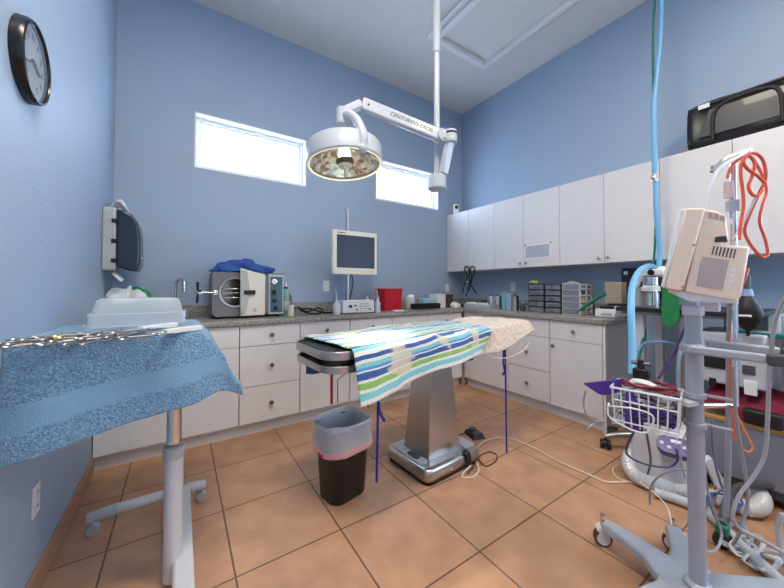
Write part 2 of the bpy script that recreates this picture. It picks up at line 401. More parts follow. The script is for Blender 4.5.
base_cab('white base cabinet on the back wall, second from the inner corner', 'L', 1.802, 2.28, 'DD', -1)
base_cab('white base cabinet on the back wall, against the inner corner', 'L', 2.282, 2.80, 'DD', 1)
base_cab('white base cabinet on the right wall, against the inner corner', 'R', 2.085, 2.69, 'DD', 1)
base_cab('white base cabinet with three drawers in the right hand run', 'R', 1.637, 2.083, 'D3')
c_ = base_cab('white base cabinet with drawer over door at the open end of the right run', 'R', 1.196, 1.635, 'DD', 1)
MB().box((DX+.004, 1.176, 0), (XR-.002, 1.1955, .868)).build('end_panel', M_white, c_, world=True)
m = MB().box((DX+.004, DY+.004, 0), (XR-.002, YB-.002, .868))
tag(MB().box((DX+.03, DY+.03, 0), (XR-.01, YB-.01, .868)).build('corner_cabinet', M_white), 'hidden white corner cabinet joining the two base cabinet runs', 'cabinet')
# worktop: one L with an open rounded end, plus splashback
t_ = thing('worktop', 'long grey brown speckled L shaped worktop on the white base cabinets', 'worktop', (CX, CY, .87))
poly = [(XL+.001, YB-.001), (XL+.001, CY), (CX, CY), (CX, 1.15+.06)]
for k in range(1, 7):
    a = k/6*PI/2; poly.append((CX+.06-.06*math.cos(a), 1.15+.06-.06*math.sin(a)))
poly += [(XR-.001, 1.15), (XR-.001, YB-.001)]
MB().prism([(x, y, .87) for x, y in poly], (0,0,.04)).build('slab', M_stone, t_, bevel=.008, seg=3, world=True)
m = MB().box((XL+.001, YB-.02, CT), (XR-.001, YB-.001, CT+.1)).box((XR-.02, 1.15, CT), (XR-.001, YB-.02, CT+.1))
m.build('splashback', M_stone, t_, bevel=.003, world=True)
# ------------------------------------------------------------------ wall cabinets
UX = 3.145; UT = 2.187; UB = 1.3875
def wall_cab(label, y0, y1, lay=True):
    t_ = thing('wall_cabinet', label, 'cabinet', (UX+.15, (y0+y1)/2, UB))
    MB().box((UX+.021, y0+.0005, UB+.001), (XR-.001, y1-.0005, UT)).build('carcass', M_white, t_, world=True, flat=True)
    MB().box((UX+.0192, y0+.001, UB+.002), (UX+.0208, y1-.001, UT-.001)).build('shadow_gap', M_gap, t_, world=True, flat=True)
    h = (y0+y1)/2
    for a, c, s_ in ((y0+.002, h-.002, 1), (h+.002, y1-.002, -1)):
        d = MB().box((UX, a, UB), (UX+.019, c, UT)).build('door', M_white, t_, bevel=.0015, world=True)
        p = Vector((UX, c-.035 if s_ > 0 else a+.035, UB+.045)) - t_.location
        MB().lathe([(.006,0),(.006,.012),(.014,.018),(.016,.026),(.011,.032),(0,.033)], p, 14, (-1,0,0)).build('knob', M_steel, d)
    return t_
wall_cab('white double wall cabinet with the black tubing hung from its knobs, in the corner', 2.504, 3.318)
wall_cab('white double wall cabinet with a printed sheet taped to its door', 1.706, 2.504)
wall_cab('white double wall cabinet above the clear drawer organisers and white scale', .907, 1.706)
wall_cab('white double wall cabinet under the black vinyl bag', .108, .907)
# taped sheet with handwriting lines
t_ = thing('printed_sheet', 'white printed sheet with blue writing taped to a wall cabinet door', 'paper', (UX-.002, 1.97, 1.62))
P0, P1, P2, P3 = [at(x, y, x=UX-.003) for x, y in ((525,237),(551,236),(550,255),(525,257))]
ya, yb_ = P0.y, P1.y; za, zb = 1.485, 1.625
MB().box((UX-.003, yb_, za), (UX-.001, ya, zb)).build('sheet', M_paper, t_, world=True)
m = MB(); rnd.seed(3)
for i in range(11):
    z = zb-.012-i*.0115; y = ya-.012
    while y > yb_+.02:
        L = rnd.uniform(.01,.045); e = max(yb_+.012, y-L); m.box((UX-.0045, e, z-.0055), (UX-.003, y, z)); y = e-.006
m.build('writing', M_ink, t_, world=True)
m = MB().box((UX-.0045, ya-.02, zb-.006), (UX-.001, ya+.008, zb+.014)).box((UX-.0045, yb_-.01, zb-.006), (UX-.001, yb_+.015, zb+.014))
m.build('tape', M_clear, t_, world=True)
# small camera on the cabinet
c = at(456.5, 214, x=3.2); c.z = UT
t_ = thing('security_camera', 'small white camera standing on top of the corner wall cabinet', 'camera', c, R(-35))
MB().cbox((0,0,.075), (.075,.06,.135)).build('housing', M_wp, t_, bevel=.015)
MB().lathe([(0,.0),(.025,0),(.025,.008),(0,.008)], (0,-.029,.095), 16, (0,-1,0)).build('lens', M_black, t_)
MB().lathe([(.035,0),(.035,.01),(0,.01)], (0,0,0), 16, close=True).build('foot', M_wp, t_)
# black vinyl bag on cabinets
t_ = thing('vinyl_bag', 'black vinyl instrument bag with clear window, lying on top of the wall cabinets', 'bag', (3.28, .47, UT))
y0, y1, zt = .02, .745, UT+.345
prof = []
n = 24
def bagpt(u, v):
    # u around section (x,z), v along y
    a = 2*PI*u; ex = abs(math.cos(a))**.35*(1 if math.cos(a) > 0 else -1); ez = abs(math.sin(a))**.35*(1 if math.sin(a) > 0 else -1)
    y = y1 + (y0-y1)*v; e = min(v, 1-v)/.03; k = min(1, .9+.1*e) if e < 1 else 1
    sag = .012*math.sin(v*9)+.008*noise.noise(Vector((ex*2, v*6, ez*2)))
    x = 3.285 + ex*.125*k*(1-.18*max(0, ez)) + sag*.6; z = UT+.172 + ez*(.171*k) + (sag if ez > .3 else 0)
    if ez < -.3: z = max(z, UT+.002)
    return (x, y, z)
m = MB().grid(bagpt, 36, 40); b0 = 0
m.add([bagpt(i/36, 0) for i in range(36)], [list(range(36))]); m.add([bagpt(i/36, 1) for i in range(36)], [list(range(36))])
m.uv = None
m.build('body', M_vinyl, t_, world=True)
MB().prism([(3.148, .68, UT+.07), (3.148, .62, UT+.26), (3.148, .10, UT+.26), (3.148, .10, UT+.07)], (.012,0,0)).build('clear_window', mat('smoky_clear_vinyl', (.035,.038,.045), .35, coat=.15), t_, bevel=.004, world=True)
for ya_ in (.60, .18):
    m = MB(); 
    pts = [(3.142, ya_, UT+.03), (3.138, ya_-.004, UT+.2), (3.142, ya_-.05, UT+.27), (3.145, ya_-.16, UT+.285), (3.142, ya_-.27, UT+.27), (3.138, ya_-.31, UT+.2), (3.142, ya_-.315, UT+.03)]
    m.tube(pts, .011, 6, smooth=5).build('handle_strap', M_black, t_, world=True)
m = MB().tube([(3.185, .74, UT+.315), (3.178, .4, UT+.318), (3.185, .03, UT+.315)], .008, 6, smooth=5).build('zip_edge', M_dark, t_, world=True)
MB().box((3.143, .615, UT+.28), (3.15, .675, UT+.31)).build('white_tab', M_paper, t_, world=True)

# ------------------------------------------------------------------ things on the walls
# clock
t_ = thing('wall_clock', 'round black rimmed wall clock with a white dial on the left wall', 'clock', (XL, 1.59, 1.945))
ax = (1,0,0); r_ = .136
MB().lathe([(r_,0),(r_,.022),(r_-.005,.031),(r_-.013,.033),(r_-.017,.026),(r_-.017,.015)], (0,0,0), 48, ax).build('rim', mat('clock_rim', (.006,.007,.012), .25), t_)
MB().lathe([(0,.014),(r_-.016,.014)], (0,0,0), 48, ax).build('dial', M_paper, t_)
Rm = Matrix(((0,0,1),(1,0,0),(0,1,0))).to_4x4()
for k in range(1, 13):
    a = PI/2 - k*PI/6
    txt(str(k), .03, Matrix.Translation((.0155, .088*math.cos(a), .088*math.sin(a))) @ Rm, M_label, 'numeral', t_)
for ang, ln, w_ in ((-20, .055, .005), (200, .085, .0035)):
    a = R(ang); d = Vector((0, math.cos(a), math.sin(a)))
    MB().tube([Vector((.019,0,0))-d*.015, Vector((.019,0,0))+d*ln], w_, 6).build('clock_hand', M_black, t_)
MB().lathe([(0,.026),(r_-.016,.026),(r_-.016,.028),(0,.028)], (0,0,0), 48, ax).build('cover_glass', mat('clock_glass', (1,1,1), .01, trans=1, ior=1.5), t_)
# paper towel dispenser
t_ = thing('towel_dispenser', 'smoky blue paper towel dispenser with grey back on the left wall', 'dispenser', (XL, 3.0, 1.285))
Y0_, Y1_ = -.12, .12
MB().box((0, Y0_, 0), (.075, Y1_, .44)).build('back_housing', M_grey, t_, bevel=.012, seg=3)
pf = [(.077,.03),(.15,.0),(.195,.0),(.208,.06),(.208,.24),(.195,.34),(.165,.395),(.12,.425),(.077,.43)]
m = MB().prism([(x, Y0_-.002, z) for x, z in pf], (0,.244,0))
m.build('cover', mat('smoked_blue_plastic', (.014,.026,.05), .3, coat=.3), t_, bevel=.014, seg=3)
for z in (.07,.205,.345): MB().cbox((.067, Y0_-.004, z), (.03,.012,.028)).build('latch_tab', M_black, t_, bevel=.003)
MB().cbox((.209, -.03, .1), (.01,.03,.012)).build('lock_button', M_wp, t_, bevel=.003)
m = MB().grid(lambda u, v: (.05+.05*u+.01*math.sin(8*v), -.09+.12*v, .0-.055*u-.02*abs(math.sin(6*v+1))), 6, 10)
m.build('paper_towel_end', M_paper, t_, thick=.002)
m = MB().grid(lambda u, v: (.03+.09*u+.01*math.sin(8*v), -.06+.15*v, .442+.05*math.sin(PI*u)*(1+.5*math.sin(9*v))), 8, 10)
tag(m.build('crumpled_paper', mat('thin_tissue', (.75,.80,.85), .8, alpha=.7), None, thick=.002), 'crumpled white paper towel lying on top of the dispenser', 'paper towel').location += Vector((XL, 3.0, 1.285))
# outlets
def outlet(label, c, n, w_=.072, h=.115, kind='duplex'):
    t_ = thing('wall_outlet', label, 'outlet', c); n = Vector(n); s_ = Vector((0,0,1)).cross(n)
    Mx = Matrix((s_, (0,0,1), n)).transposed().to_4x4()
    MB().cbox((0,0,.003), (w_, h, .006), Mx).build('cover_plate', M_wp, t_, bevel=.002)
    if kind == 'duplex':
        for z in (-.026, .026):
            MB().cbox((0, z, .007), (.034,.03,.004), Mx).build('socket', M_trim, t_, bevel=.002)
        m = MB()
        for z in (-.026, .026): m.cbox((-.006, z+.003, .0092), (.003,.01,.001), Mx).cbox((.006, z+.003, .0092), (.003,.01,.001), Mx)
        m.build('slots', M_black, t_)
    else: MB().cbox((0,0,.007), (.03,.065,.005), Mx).build('rocker_switch', M_trim, t_, bevel=.002)
c = at(35, 500, x=XL)
outlet('white duplex outlet low on the left wall, under the instrument table', (XL, c.y, c.z), (1,0,0))
c = at(447.5, 288, y=YB); outlet('white switch plate on the back wall near the inner corner', (c.x, YB, c.z), (0,-1,0), kind='switch')
c = at(326.5, 286, y=YB); outlet('white outlet on the back wall behind the monitor pole', (c.x, YB, c.z), (0,-1,0))
c = at(460.5, 280, x=XR); outlet('small white outlet beside the hanging black tubing', (XR, c.y, c.z), (-1,0,0), .06, .07, 'switch')
c = at(513.5, 287, x=XR); outlet('white outlet on the right wall above the small jars', (XR, c.y, c.z), (-1,0,0))
# black tubing loops on knobs
t_ = thing('hanging_tubing', 'black stethoscope tubing in two crossed loops hung below the corner wall cabinet', 'tubing', (3.1, 2.9, 1.2))
def pl(lst, **k): return [at(x, y, **k) for x, y in lst]
MB().tube(pl([(463,293),(465,284),(468,277),(466,272),(464.8,269),(466.5,266.3),(469.5,268.5),(469.5,275),(471,284),(477,294)], x=3.10), .008, 6, smooth=5).build('tube_loop', M_black, t_, world=True)
MB().tube(pl([(466,296),(470,288),(472,280),(471.3,273),(470.8,269),(472.8,266.3),(475.2,269),(473,277),(470,283),(467.5,290)], x=3.085), .008, 6, smooth=5).build('tube_loop', M_black, t_, world=True)
MB().ball(at(467.2, 282, x=3.09), .016).build('chest_piece', M_chrome, t_, world=True)
# ------------------------------------------------------------------ surgical lamp on its ceiling pole
L0 = at(345, 164, d=2.1); PX_, PY_ = 1.532, 1.717
M_lampw = mat('lamp_enamel', (.47,.50,.56), .3, coat=.3)
t_ = thing('surgical_lamp', 'large white round surgical lamp on a jointed arm from the ceiling pole', 'surgical lamp', (PX_, PY_, H))
T_ = dict(parent=t_, world=True)
MB().cyl((PX_, PY_, H), (PX_, PY_, H-.04), .11, seg=28).build('ceiling_flange', M_lampw, bevel=.006, **T_)
zj = at(437, 52, d=2.3).z
MB().cyl((PX_, PY_, H-.04), (PX_, PY_, zj), .028, seg=20).build('upper_pole', M_lampw, bevel=.003, **T_)
zb = 2.0
hub_d = 2.3
zb_t = at(440, 176, d=hub_d).z; zb_b = at(440, 190, d=hub_d).z
MB().cyl((PX_, PY_, zj+.01), (PX_, PY_, zb_b+.02), .021, seg=20).build('lower_pole', M_lampw, **T_)
MB().cyl((PX_, PY_, zb_t), (PX_, PY_, zb_b), .068, seg=24).build('pole_hub', M_lampw, bevel=.008, **T_)
# arm from hub up to elbow
A0 = Vector((PX_+.015, PY_-.05, (zb_t+zb_b)/2+.05)); A1 = at(451, 137, d=2.22)
def bar(m, a, b, w_, h, up=(0,0,1)):
    a = Vector(a); b = Vector(b); x = (b-a).normalized(); s_ = x.cross(Vector(up)).normalized(); u = s_.cross(x)
    Mx = Matrix((x, s_, u)).transposed().to_4x4(); Mx.translation = (a+b)/2
    return m.cbox((0,0,0), ((b-a).length, w_, h), Mx)
bar(MB(), A0, A1, .05, .06, (1,0,0)).build('rising_arm', M_lampw, bevel=.01, seg=3, **T_)
MB().cyl(A1+Vector((0,0,-.045)), A1+Vector((0,0,.045)), .045, seg=20).build('elbow', M_lampw, bevel=.008, **T_)
MB().cyl(A1+Vector((0,0,.014)), A1+Vector((0,0,.028)), .0465, seg=20).build('elbow_ring', M_black, **T_)
# spring arm with lettering
B0 = at(441, 136, d=2.22); B1 = at(362, 104, d=2.03); B2 = at(342, 113, d=2.0)
bar(MB(), A1, B0, .06, .06).build('arm_joint', M_lampw, bevel=.012, seg=3, **T_)
sa = bar(MB(), B0, B1, .045, .084).build('spring_arm', M_lampw, bevel=.012, seg=3, **T_)
MB().cyl(B0 + (B0-Vector((0,0,CAMZ))).cross(Vector((0,0,1))).normalized()*0 + Vector((-.0,-.03,0)), B0+Vector((0,.03,0)), .045, seg=20).build('pivot_cap', M_lampw, bevel=.004, **T_)
for f_ in (.04, .93):
    p = B0.lerp(B1, f_); n_ = (B1-B0).normalized().cross(Vector((0,0,1))).normalized()
    if n_.y > 0: n_ = -n_
    MB().cyl(p+n_*.02, p+n_*.0245, .007, seg=12).build('screw_cap', M_black, **T_)
x = (B0-B1).normalized(); n_ = x.cross(Vector((0,0,1))).normalized()
if n_.y > 0: n_ = -n_
u = n_.cross(x)
Mx = Matrix((x, u, n_)).transposed().to_4x4(); Mx.translation = B1.lerp(B0, .60) + n_*.0235 - t_.location
txt('CENTURION EXCEL', .036, Mx, M_label, 'lettering', t_, shear=.3)
bar(MB(), B1, B2, .05, .055).build('front_joint', M_lampw, bevel=.012, seg=3, **T_)
MB().cyl(B2+Vector((0,0,.03)), B2+Vector((0,0,-.075)), .033, seg=20).build('swivel', M_lampw, bevel=.006, **T_)
# yoke from the swivel down to the rim of the head
tilt = Vector((.03,-.10,-1)).normalized()      # direction the head shines
q = Vector((0,0,1)).rotation_difference(-tilt)
HR = .25
hc = at(345, 158, d=2.1)
E_ = at(362, 148, d=1.91)
MB().tube([B2+Vector((0,0,-.04)), at(348,114,d=1.97), at(357,120,d=1.94), at(363,135,d=1.91), E_], [.02,.024,.028,.03,.03], 12, smooth=6, squash=(1,1,1)).build('yoke', M_lampw, **T_)
MB().ball(E_, .034).build('yoke_knuckle', M_lampw, **T_)
hp = [(0,.13),(.07,.128),(.10,.118),(.125,.095),(.2,.085),(.235,.075),(HR,.055),(HR,-.045),(HR-.012,-.055),(HR-.022,-.048)]
MB().lathe(hp, hc, 56, -tilt).build('lamp_housing', M_lampw, **T_)
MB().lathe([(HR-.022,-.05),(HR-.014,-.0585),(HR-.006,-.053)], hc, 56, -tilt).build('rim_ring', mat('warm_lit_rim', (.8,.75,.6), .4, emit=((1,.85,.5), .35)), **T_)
# faceted reflector, lens, bulb, hub, handle
M_refl = mat('faceted_reflector', (.72,.68,.60), .2, 1, bump=1.0, bscale=35)
nt_ = M_refl.node_tree; vo = nt_.nodes.new('ShaderNodeTexVoronoi'); vo.inputs['Scale'].default_value = 34; tq = nt_.nodes.new('ShaderNodeTexCoord'); nt_.links.new(tq.outputs['Object'], vo.inputs['Vector'])
rq = ramp_node(nt_, [(.0,(.12,.11,.10)), (.35,(.55,.50,.42)), (.7,(.95,.93,.88))], 'LINEAR'); nt_.links.new(vo.outputs['Color'], rq.inputs['Fac']); nt_.links.new(rq.outputs['Color'], nt_.nodes['Principled BSDF'].inputs['Base Color'])
bq = [n_ for n_ in nt_.nodes if n_.type == 'BUMP'][0]; nt_.links.new(vo.outputs['Color'], bq.inputs['Height']); bq.inputs['Distance'].default_value = .03
MB().lathe([(.02,.08),(.08,.07),(.15,.035),(HR-.023,-.035)], hc, 48, -tilt).build('reflector', M_refl, **T_)
MB().lathe([(HR-.022,-.046),(.08,-.052),(0,-.053)], hc, 40, -tilt).build('front_glass', mat('lamp_front_glass', (.9,.92,.95), .05, alpha=.12), **T_)
MB().lathe([(0,.06),(.035,.055),(.04,.02),(.035,-.012),(0,-.012)], hc, 20, -tilt).build('bulb', mat('lit_bulb', (1,1,1), .5, emit=((1,.88,.6), 30)), **T_)
MB().lathe([(.0,-.012),(.058,-.014),(.06,-.03),(.045,-.047),(0,-.048)], hc, 28, -tilt).build('bulb_shield', mat('dark_brown_cap', (.03,.015,.01), .5), **T_)
MB().lathe([(.045,-.049),(.04,-.062),(.012,-.066),(.011,-.13),(.0,-.134)], hc, 20, -tilt).build('handle', M_cream, **T_)
ld = bpy.data.lights.new('surgical_lamp_light', 'SPOT'); ld.energy = LAMP_POWER; ld.color = (1,.95,.88)
ld.spot_size = R(26); ld.spot_blend = .9; ld.shadow_soft_size = .09
lo = bpy.data.objects.new('surgical_lamp_light', ld); COL.objects.link(lo)
lp = hc + tilt*.14; lo.location = lp
target = Vector((.90, 1.52, .86)); lo.rotation_euler = (target-lp).to_track_quat('-Z', 'Y').to_euler()

# ------------------------------------------------------------------ operating table
TZ = .868; ta = R(3.5)
tc_ = Vector((1.275, 1.625, 0))
def rrect(hx, hy, r, n=6):
    out = []
    for cx_, cy_, a0 in ((hx-r, hy-r, 0), (-hx+r, hy-r, 90), (-hx+r, -hy+r, 180), (hx-r, -hy+r, 270)):
        for k in range(n+1): a = R(a0+90*k/n); out.append((cx_+r*math.cos(a), cy_+r*math.sin(a)))
    return out
t_ = thing('operating_table', 'stainless steel operating table with tapered pedestal, in the middle of the room', 'operating table', tc_, ta)
HX, HY = .74, .24
def band(z0, z1, hx, hy, th=.012, r=.1):
    m = MB(); o = rrect(hx, hy, r); i = rrect(hx-th, hy-th, r-th); n = len(o)
    vs = [(x,y,z0) for x,y in o]+[(x,y,z1) for x,y in o]+[(x,y,z1) for x,y in i]+[(x,y,z0) for x,y in i]
    fs = []
    for k in range(n):
        j = (k+1) % n
        for a in range(4):
            c = (a+1) % 4; fs.append([a*n+k, a*n+j, c*n+j, c*n+k])
    return m.add(vs, fs)
band(TZ-.036, TZ+.003, HX, HY).build('top_rim', M_steel, t_, bevel=.002)
MB().prism([(x,y,TZ-.02) for x,y in rrect(HX-.006, HY-.006, .095)], (0,0,.012)).build('top_plate', M_steel, t_)
MB().prism([(x,y,TZ-.009) for x,y in rrect(HX-.03, HY-.03, .08)], (0,0,.008)).build('rubber_pad', M_black, t_, bevel=.002)
band(TZ-.100, TZ-.066, HX-.005, HY-.005).build('lower_rim', M_steel, t_, bevel=.002)
MB().prism([(x,y,TZ-.098) for x,y in rrect(HX-.012, HY-.012, .09)], (0,0,.006)).build('drip_tray', M_dsteel, t_)
for x in (-.6, 0, .6):
    for y in (-.17, .17): MB().cbox((x, y, TZ-.056), (.05,.04,.07)).build('spacer_block', M_dsteel, t_)
MB().cbox((.05,0,TZ-.15), (.6,.36,.07)).build('undercarriage', M_dsteel, t_, bevel=.01)
# pedestal column: tapered rectangular
def frust(m, c0, s0, z0, c1, s1, z1):
    vs = []
    for c, s_, z in ((c0, s0, z0), (c1, s1, z1)):
        vs += [(c[0]-s_[0], c[1]-s_[1], z), (c[0]+s_[0], c[1]-s_[1], z), (c[0]+s_[0], c[1]+s_[1], z), (c[0]-s_[0], c[1]+s_[1], z)]
    return m.add(vs, [[3,2,1,0],[4,5,6,7],[0,1,5,4],[1,2,6,5],[2,3,7,6],[3,0,4,7]])
bx = .165; by_ = .025
frust(MB(), (bx-.01,by_), (.150,.125), .07, (bx-.015,by_-.01), (.092,.085), .70).build('pedestal_column', M_steel, t_, bevel=.008, seg=3)
frust(MB(), (bx-.015,by_-.01), (.085,.078), .69, (bx-.015,by_-.01), (.08,.07), .76).build('column_head', M_dsteel, t_, bevel=.004)
MB().prism([(bx+x, by_+y, .012) for x, y in rrect(.25,.21,.05)], (0,0,.085)).build('base_cover', M_chrome if 0 else M_steel, t_, bevel=.03, seg=4)
MB().prism([(bx+x, by_+y, .0) for x, y in rrect(.242,.202,.05)], (0,0,.02)).build('base_foot', M_black, t_)
for k, (x0, x1, y0, y1) in enumerate(((bx-.235, bx-.165, by_-.14, by_+.13), (bx+.145, bx+.235, by_-.17, by_+.03))):
    MB().prism([((x0+x1)/2+a, (y0+y1)/2+b_, .096) for a, b_ in rrect((x1-x0)/2, (y1-y0)/2, .03)], (0,0,.01)).build('base_top_plate', M_lgrey, t_, bevel=.004)
MB().prism([(bx-.2+a, by_-.03+b_, .105) for a, b_ in rrect(.022, .05, .02)], (0,0,.006)).build('pedal_rest', M_dark, t_, bevel=.003)
MB().tube([(bx+.09,by_-.19,.106),(bx+.10,by_-.215,.10),(bx+.105,by_-.221,.06),(bx+.105,by_-.221,.02)], .011, 8, smooth=4, squash=(2.0,1,1)).build('velcro_strap', M_black, t_)
for k, x in enumerate((-.05, .19)):
    MB().cyl((bx+x,by_-.209,.05), (bx+x,by_-.214,.05), .007, seg=10).build('base_screw', M_chrome, t_)
TM = Matrix.Translation(tc_) @ Matrix.Rotation(ta, 4, 'Z')
def TW(x, y, z): return TM @ Vector((x, y, z))
# cream fluffy towel under the striped one
def fluffy(u, v):
    x = .10 + u*.74 + .12*max(0, u-.6)*v*2; s_ = v*.64
    y = .265 - s_
    z = TZ+.024+.010*fbm(x*8, s_*8)+.006*fbm(x*22, s_*22, 3)
    if y > .24: z -= (y-.24)*1.2
    if y < -.245: k = -.245-y; z -= k*(1.15-.75*max(0, (u-.6)*2.5)); y = -.245-k*.3
    if u > .62: z += .028*math.sin((u-.62)*5)*(.4+.6*math.sin(v*PI))
    return TW(x, y, z)
tag(MB().grid(fluffy, 50, 36).build('cream_towel', M_beigetowel, thick=.012, subsurf=1), 'cream fluffy towel hanging over the right end of the operating table', 'towel')
def striped(u, v):
    # v=0 far edge ... v=1 hem of the near side; length of the near drop shrinks along the table
    W_ = .50; d = .262-.12*u; Ltot = .05+W_+d
    s_ = v*Ltot-.05
    xr = .50 - .15*abs(2*v-.75)**2.2
    x = -.665 + .055*v + u*(xr+.665-.055*v)
    wr = .006*fbm(x*4, s_*5, 2)+.004*fbm(x*12, s_*10, 4)
    e = .02
    if s_ < 0: y = .25-s_*.25; z = TZ+.008+s_*1.1
    elif s_ < W_: y = .25-s_; z = TZ+.016
    else:
        k = s_-W_; y = .25-W_-.014*math.sin(min(1,k/.03)*PI/2)-.10*k-.018*math.sin(x*11+1)*k*5; z = TZ+.016-k*.98
    z += wr
    if u > .25 and s_ < W_: z += .018*min(1,(u-.25)*4)
    if s_ >= W_: y -= .03*min(1,max(0,u-.25)*3); z += .018*min(1, max(0, (u-.25))*4)
    return TW(x, y, z)
tag(MB().grid(striped, 70, 60).build('striped_towel', M_stripe, thick=.008, subsurf=1), 'blue, green and white striped towel draped over the operating table', 'towel')
# folded striped cloth hanging below the rim at the far left corner
def sc(u, v):
    x = -.70+u*.16; y = .10-.0*u+.02*math.sin(u*9); return TW(x, y-.05*u, TZ-.118-v*.045-.008*math.sin(u*8))
tag(MB().grid(sc, 14, 6).build('dark_striped_cloth', mat('dark_blue_stripe', (.04,.10,.26), .9, vary=.5, vscale=9), thick=.012), 'dark blue striped cloth tucked under the steel rim of the operating table', 'cloth')
# leashes
def strap(label, pts, r, m_, name='restraint_tie'):
    o = MB().tube(pts, r, 6, smooth=5, squash=(1,.45,1)).build(name, m_); return tag(o, label, 'tie')
a_ = TW(-.28, -.33, .66); 
bl = at(377, 482, z=.0); 
top = Vector((bl.x, bl.y, .70)); top = at(379, 392, y=bl.y-.1)
P = at(378.5, 396, d=1.72); Q = at(377, 482, d=1.72)
t2 = thing('restraint_tie', 'dark blue nylon tie hanging beside the waste bin', 'tie', Q)
MB().tube([P, at(378, 430, d=1.72), Q], .007, 6).build('long_strap', M_blue, t2, world=True)
MB().tube([at(379,402,d=1.71), at(380,412,d=1.7), at(385,421,d=1.7)], .008, 6, smooth=4).build('loop_end', M_blue, t2, world=True)
P = at(505.5, 347, d=2.25); Q = at(507, 452, d=2.25)
t2 = thing('restraint_tie', 'dark blue nylon tie hanging from the right end of the operating table', 'tie', Q)
MB().tube([P, at(506.3, 400, d=2.25), Q], .0065, 6).build('long_strap', M_blue, t2, world=True)
MB().tube([at(504.5,348,d=2.24), at(503.5,362,d=2.23), at(505,371,d=2.24), at(503,375,d=2.23)], .007, 6, smooth=4).build('loop_end', M_blue, t2, world=True)
tag(MB().tube([TW(-.60,-.1,TZ-.11), at(332,375,d=1.62), at(332,404,d=1.62)], .008, 6, squash=(1,.5,1)).build('restraint_tie', mat('red_nylon', (.45,.01,.08), .6)), 'red nylon tie hanging behind the waste bin', 'tie')
tag(MB().tube([TW(-.55,-.12,TZ-.11), at(338,380,d=1.64), at(338,403,d=1.64)], .0025, 6).build('thin_cord', M_dark), 'thin dark cord hanging beside the red tie', 'cord')
tag(MB().tube([at(362.5,388,d=1.66), at(366,399,d=1.64), at(369,408,d=1.63)], .0025, 6).build('thin_cord', M_black), 'short black cord hanging from the corner of the striped towel', 'cord')
tag(MB().tube([at(530,342,d=2.25), at(524,350,d=2.22), at(510,357,d=2.15), at(497,358,d=2.1), at(488,355,d=2.06), at(486,357,d=2.05)], .003, 6, smooth=6).build('white_string', M_wp), 'thin white string looping under the cream towel', 'cord')
# control block under the table top right
tag(MB().cbox(TW(.80,.12,TZ-.03), (.03,.05,.03)).build('table_knob', M_black, bevel=.006), 'small black knob at the right end of the operating table', 'knob')

# ------------------------------------------------------------------ waste bin
bc = Vector((.785, 1.69, 0)); t_ = thing('waste_bin', 'black square waste bin lined with a clear bag with pink drawstring', 'bin', bc, R(12))
def loft(m, secs):
    n = len(secs[0]); vs = [p for s_ in secs for p in s_]
    return m.add(vs, [[i*n+k, i*n+(k+1) % n, (i+1)*n+(k+1) % n, (i+1)*n+k] for i in range(len(secs)-1) for k in range(n)])
def sec(hx, hy, r, z, wob=0, sd=0): return [(x*(1+wob*fbm(x*18+sd, y*18, z*9)), y*(1+wob*fbm(x*18+sd, y*18, z*9)), z+wob*.25*fbm(x*14, y*14, sd)) for x, y in rrect(hx, hy, r, 8)]
m = loft(MB(), [sec(.113,.090,.06,0), sec(.117,.094,.062,.006), sec(.142,.118,.09,.375), sec(.149,.124,.093,.385), sec(.149,.124,.093,.40), sec(.142,.118,.09,.398), sec(.109,.087,.055,.012)])
m.f.append(list(range(len(sec(.1,.1,.03,0))-1, -1, -1))); nn = len(sec(.1,.1,.03,0)); m.f.append([6*nn+k for k in range(nn)])
m.build('bin_body', M_black, t_)
M_liner = mat('clear_bin_liner', (.85,.87,.9), .25, alpha=.55, vary=.1, vscale=25)
m = loft(MB(), [sec(.157,.132,.10,.275,.03,1), sec(.161,.136,.10,.32,.05,2), sec(.157,.132,.10,.365,.05,3), sec(.161,.136,.10,.405,.04,4), sec(.152,.127,.095,.425,.05,5), sec(.131,.107,.08,.37,.03,6), sec(.120,.095,.07,.25,.02,7), sec(.108,.084,.05,.12,.01,8)])
m.f.append([7*36+k for k in range(36)])
m.build('liner', M_liner, t_)
m = loft(MB(), [sec(.159,.134,.10,.266,.03,1), sec(.163,.138,.10,.272,.04,2), sec(.164,.139,.10,.292,.04,2), sec(.160,.136,.10,.302,.04,2)])
m.build('pink_hem', mat('pink_liner_hem', (.90,.48,.46), .4, alpha=.75), t_)
MB().tube([(-.168,-.01,.285),(-.172,-.03,.278),(-.170,-.05,.285)], .006, 6, smooth=3).build('red_tie', M_red, t_)
# foot pedal
p_ = at(475, 436, z=0); t_ = thing('foot_pedal', 'black foot pedal switch on the tiles right of the operating table', 'foot pedal', (p_.x, p_.y, 0), R(-15))
frust(MB(), (0,0), (.055,.07), 0, (0,.01), (.045,.055), .035).build('housing', M_black, t_, bevel=.006)
for y, z in ((-.025,.032), (.035,.04)): MB().ball((0,y,z), (.036,.026,.018)).build('tread', M_dark, t_)

# cords on the floor
def fl(pts, z=.006): return [at(x, y, z=z) for x, y in pts]
ot_ = bpy.data.objects['operating_table']
MB().tube([TW(bx+.105,by_-.235,.03)]+fl([(462,476),(473,477),(479,470),(476,458),(480,445),(492,439),(508,438),(530,446),(560,462),(590,475),(607,482),(628,482),(645,486),(660,490)]), .0055, 6, smooth=7).build('power_cord', M_cable, ot_, world=True, label='pale beige power cord')
MB().tube(fl([(478,458),(486,466),(496,461),(497,455),(490,452),(480,456),(474,466),(468,474)]), .004, 6, smooth=6).build('motor_cord', mat('brown_cable', (.10,.05,.04), .5), ot_, world=True, label='dark brown cord')
MB().tube(fl([(479,437),(470,434),(462,434),(452,438)]), .004, 6, smooth=5).build('pedal_cord', M_black, bpy.data.objects['foot_pedal'], world=True)
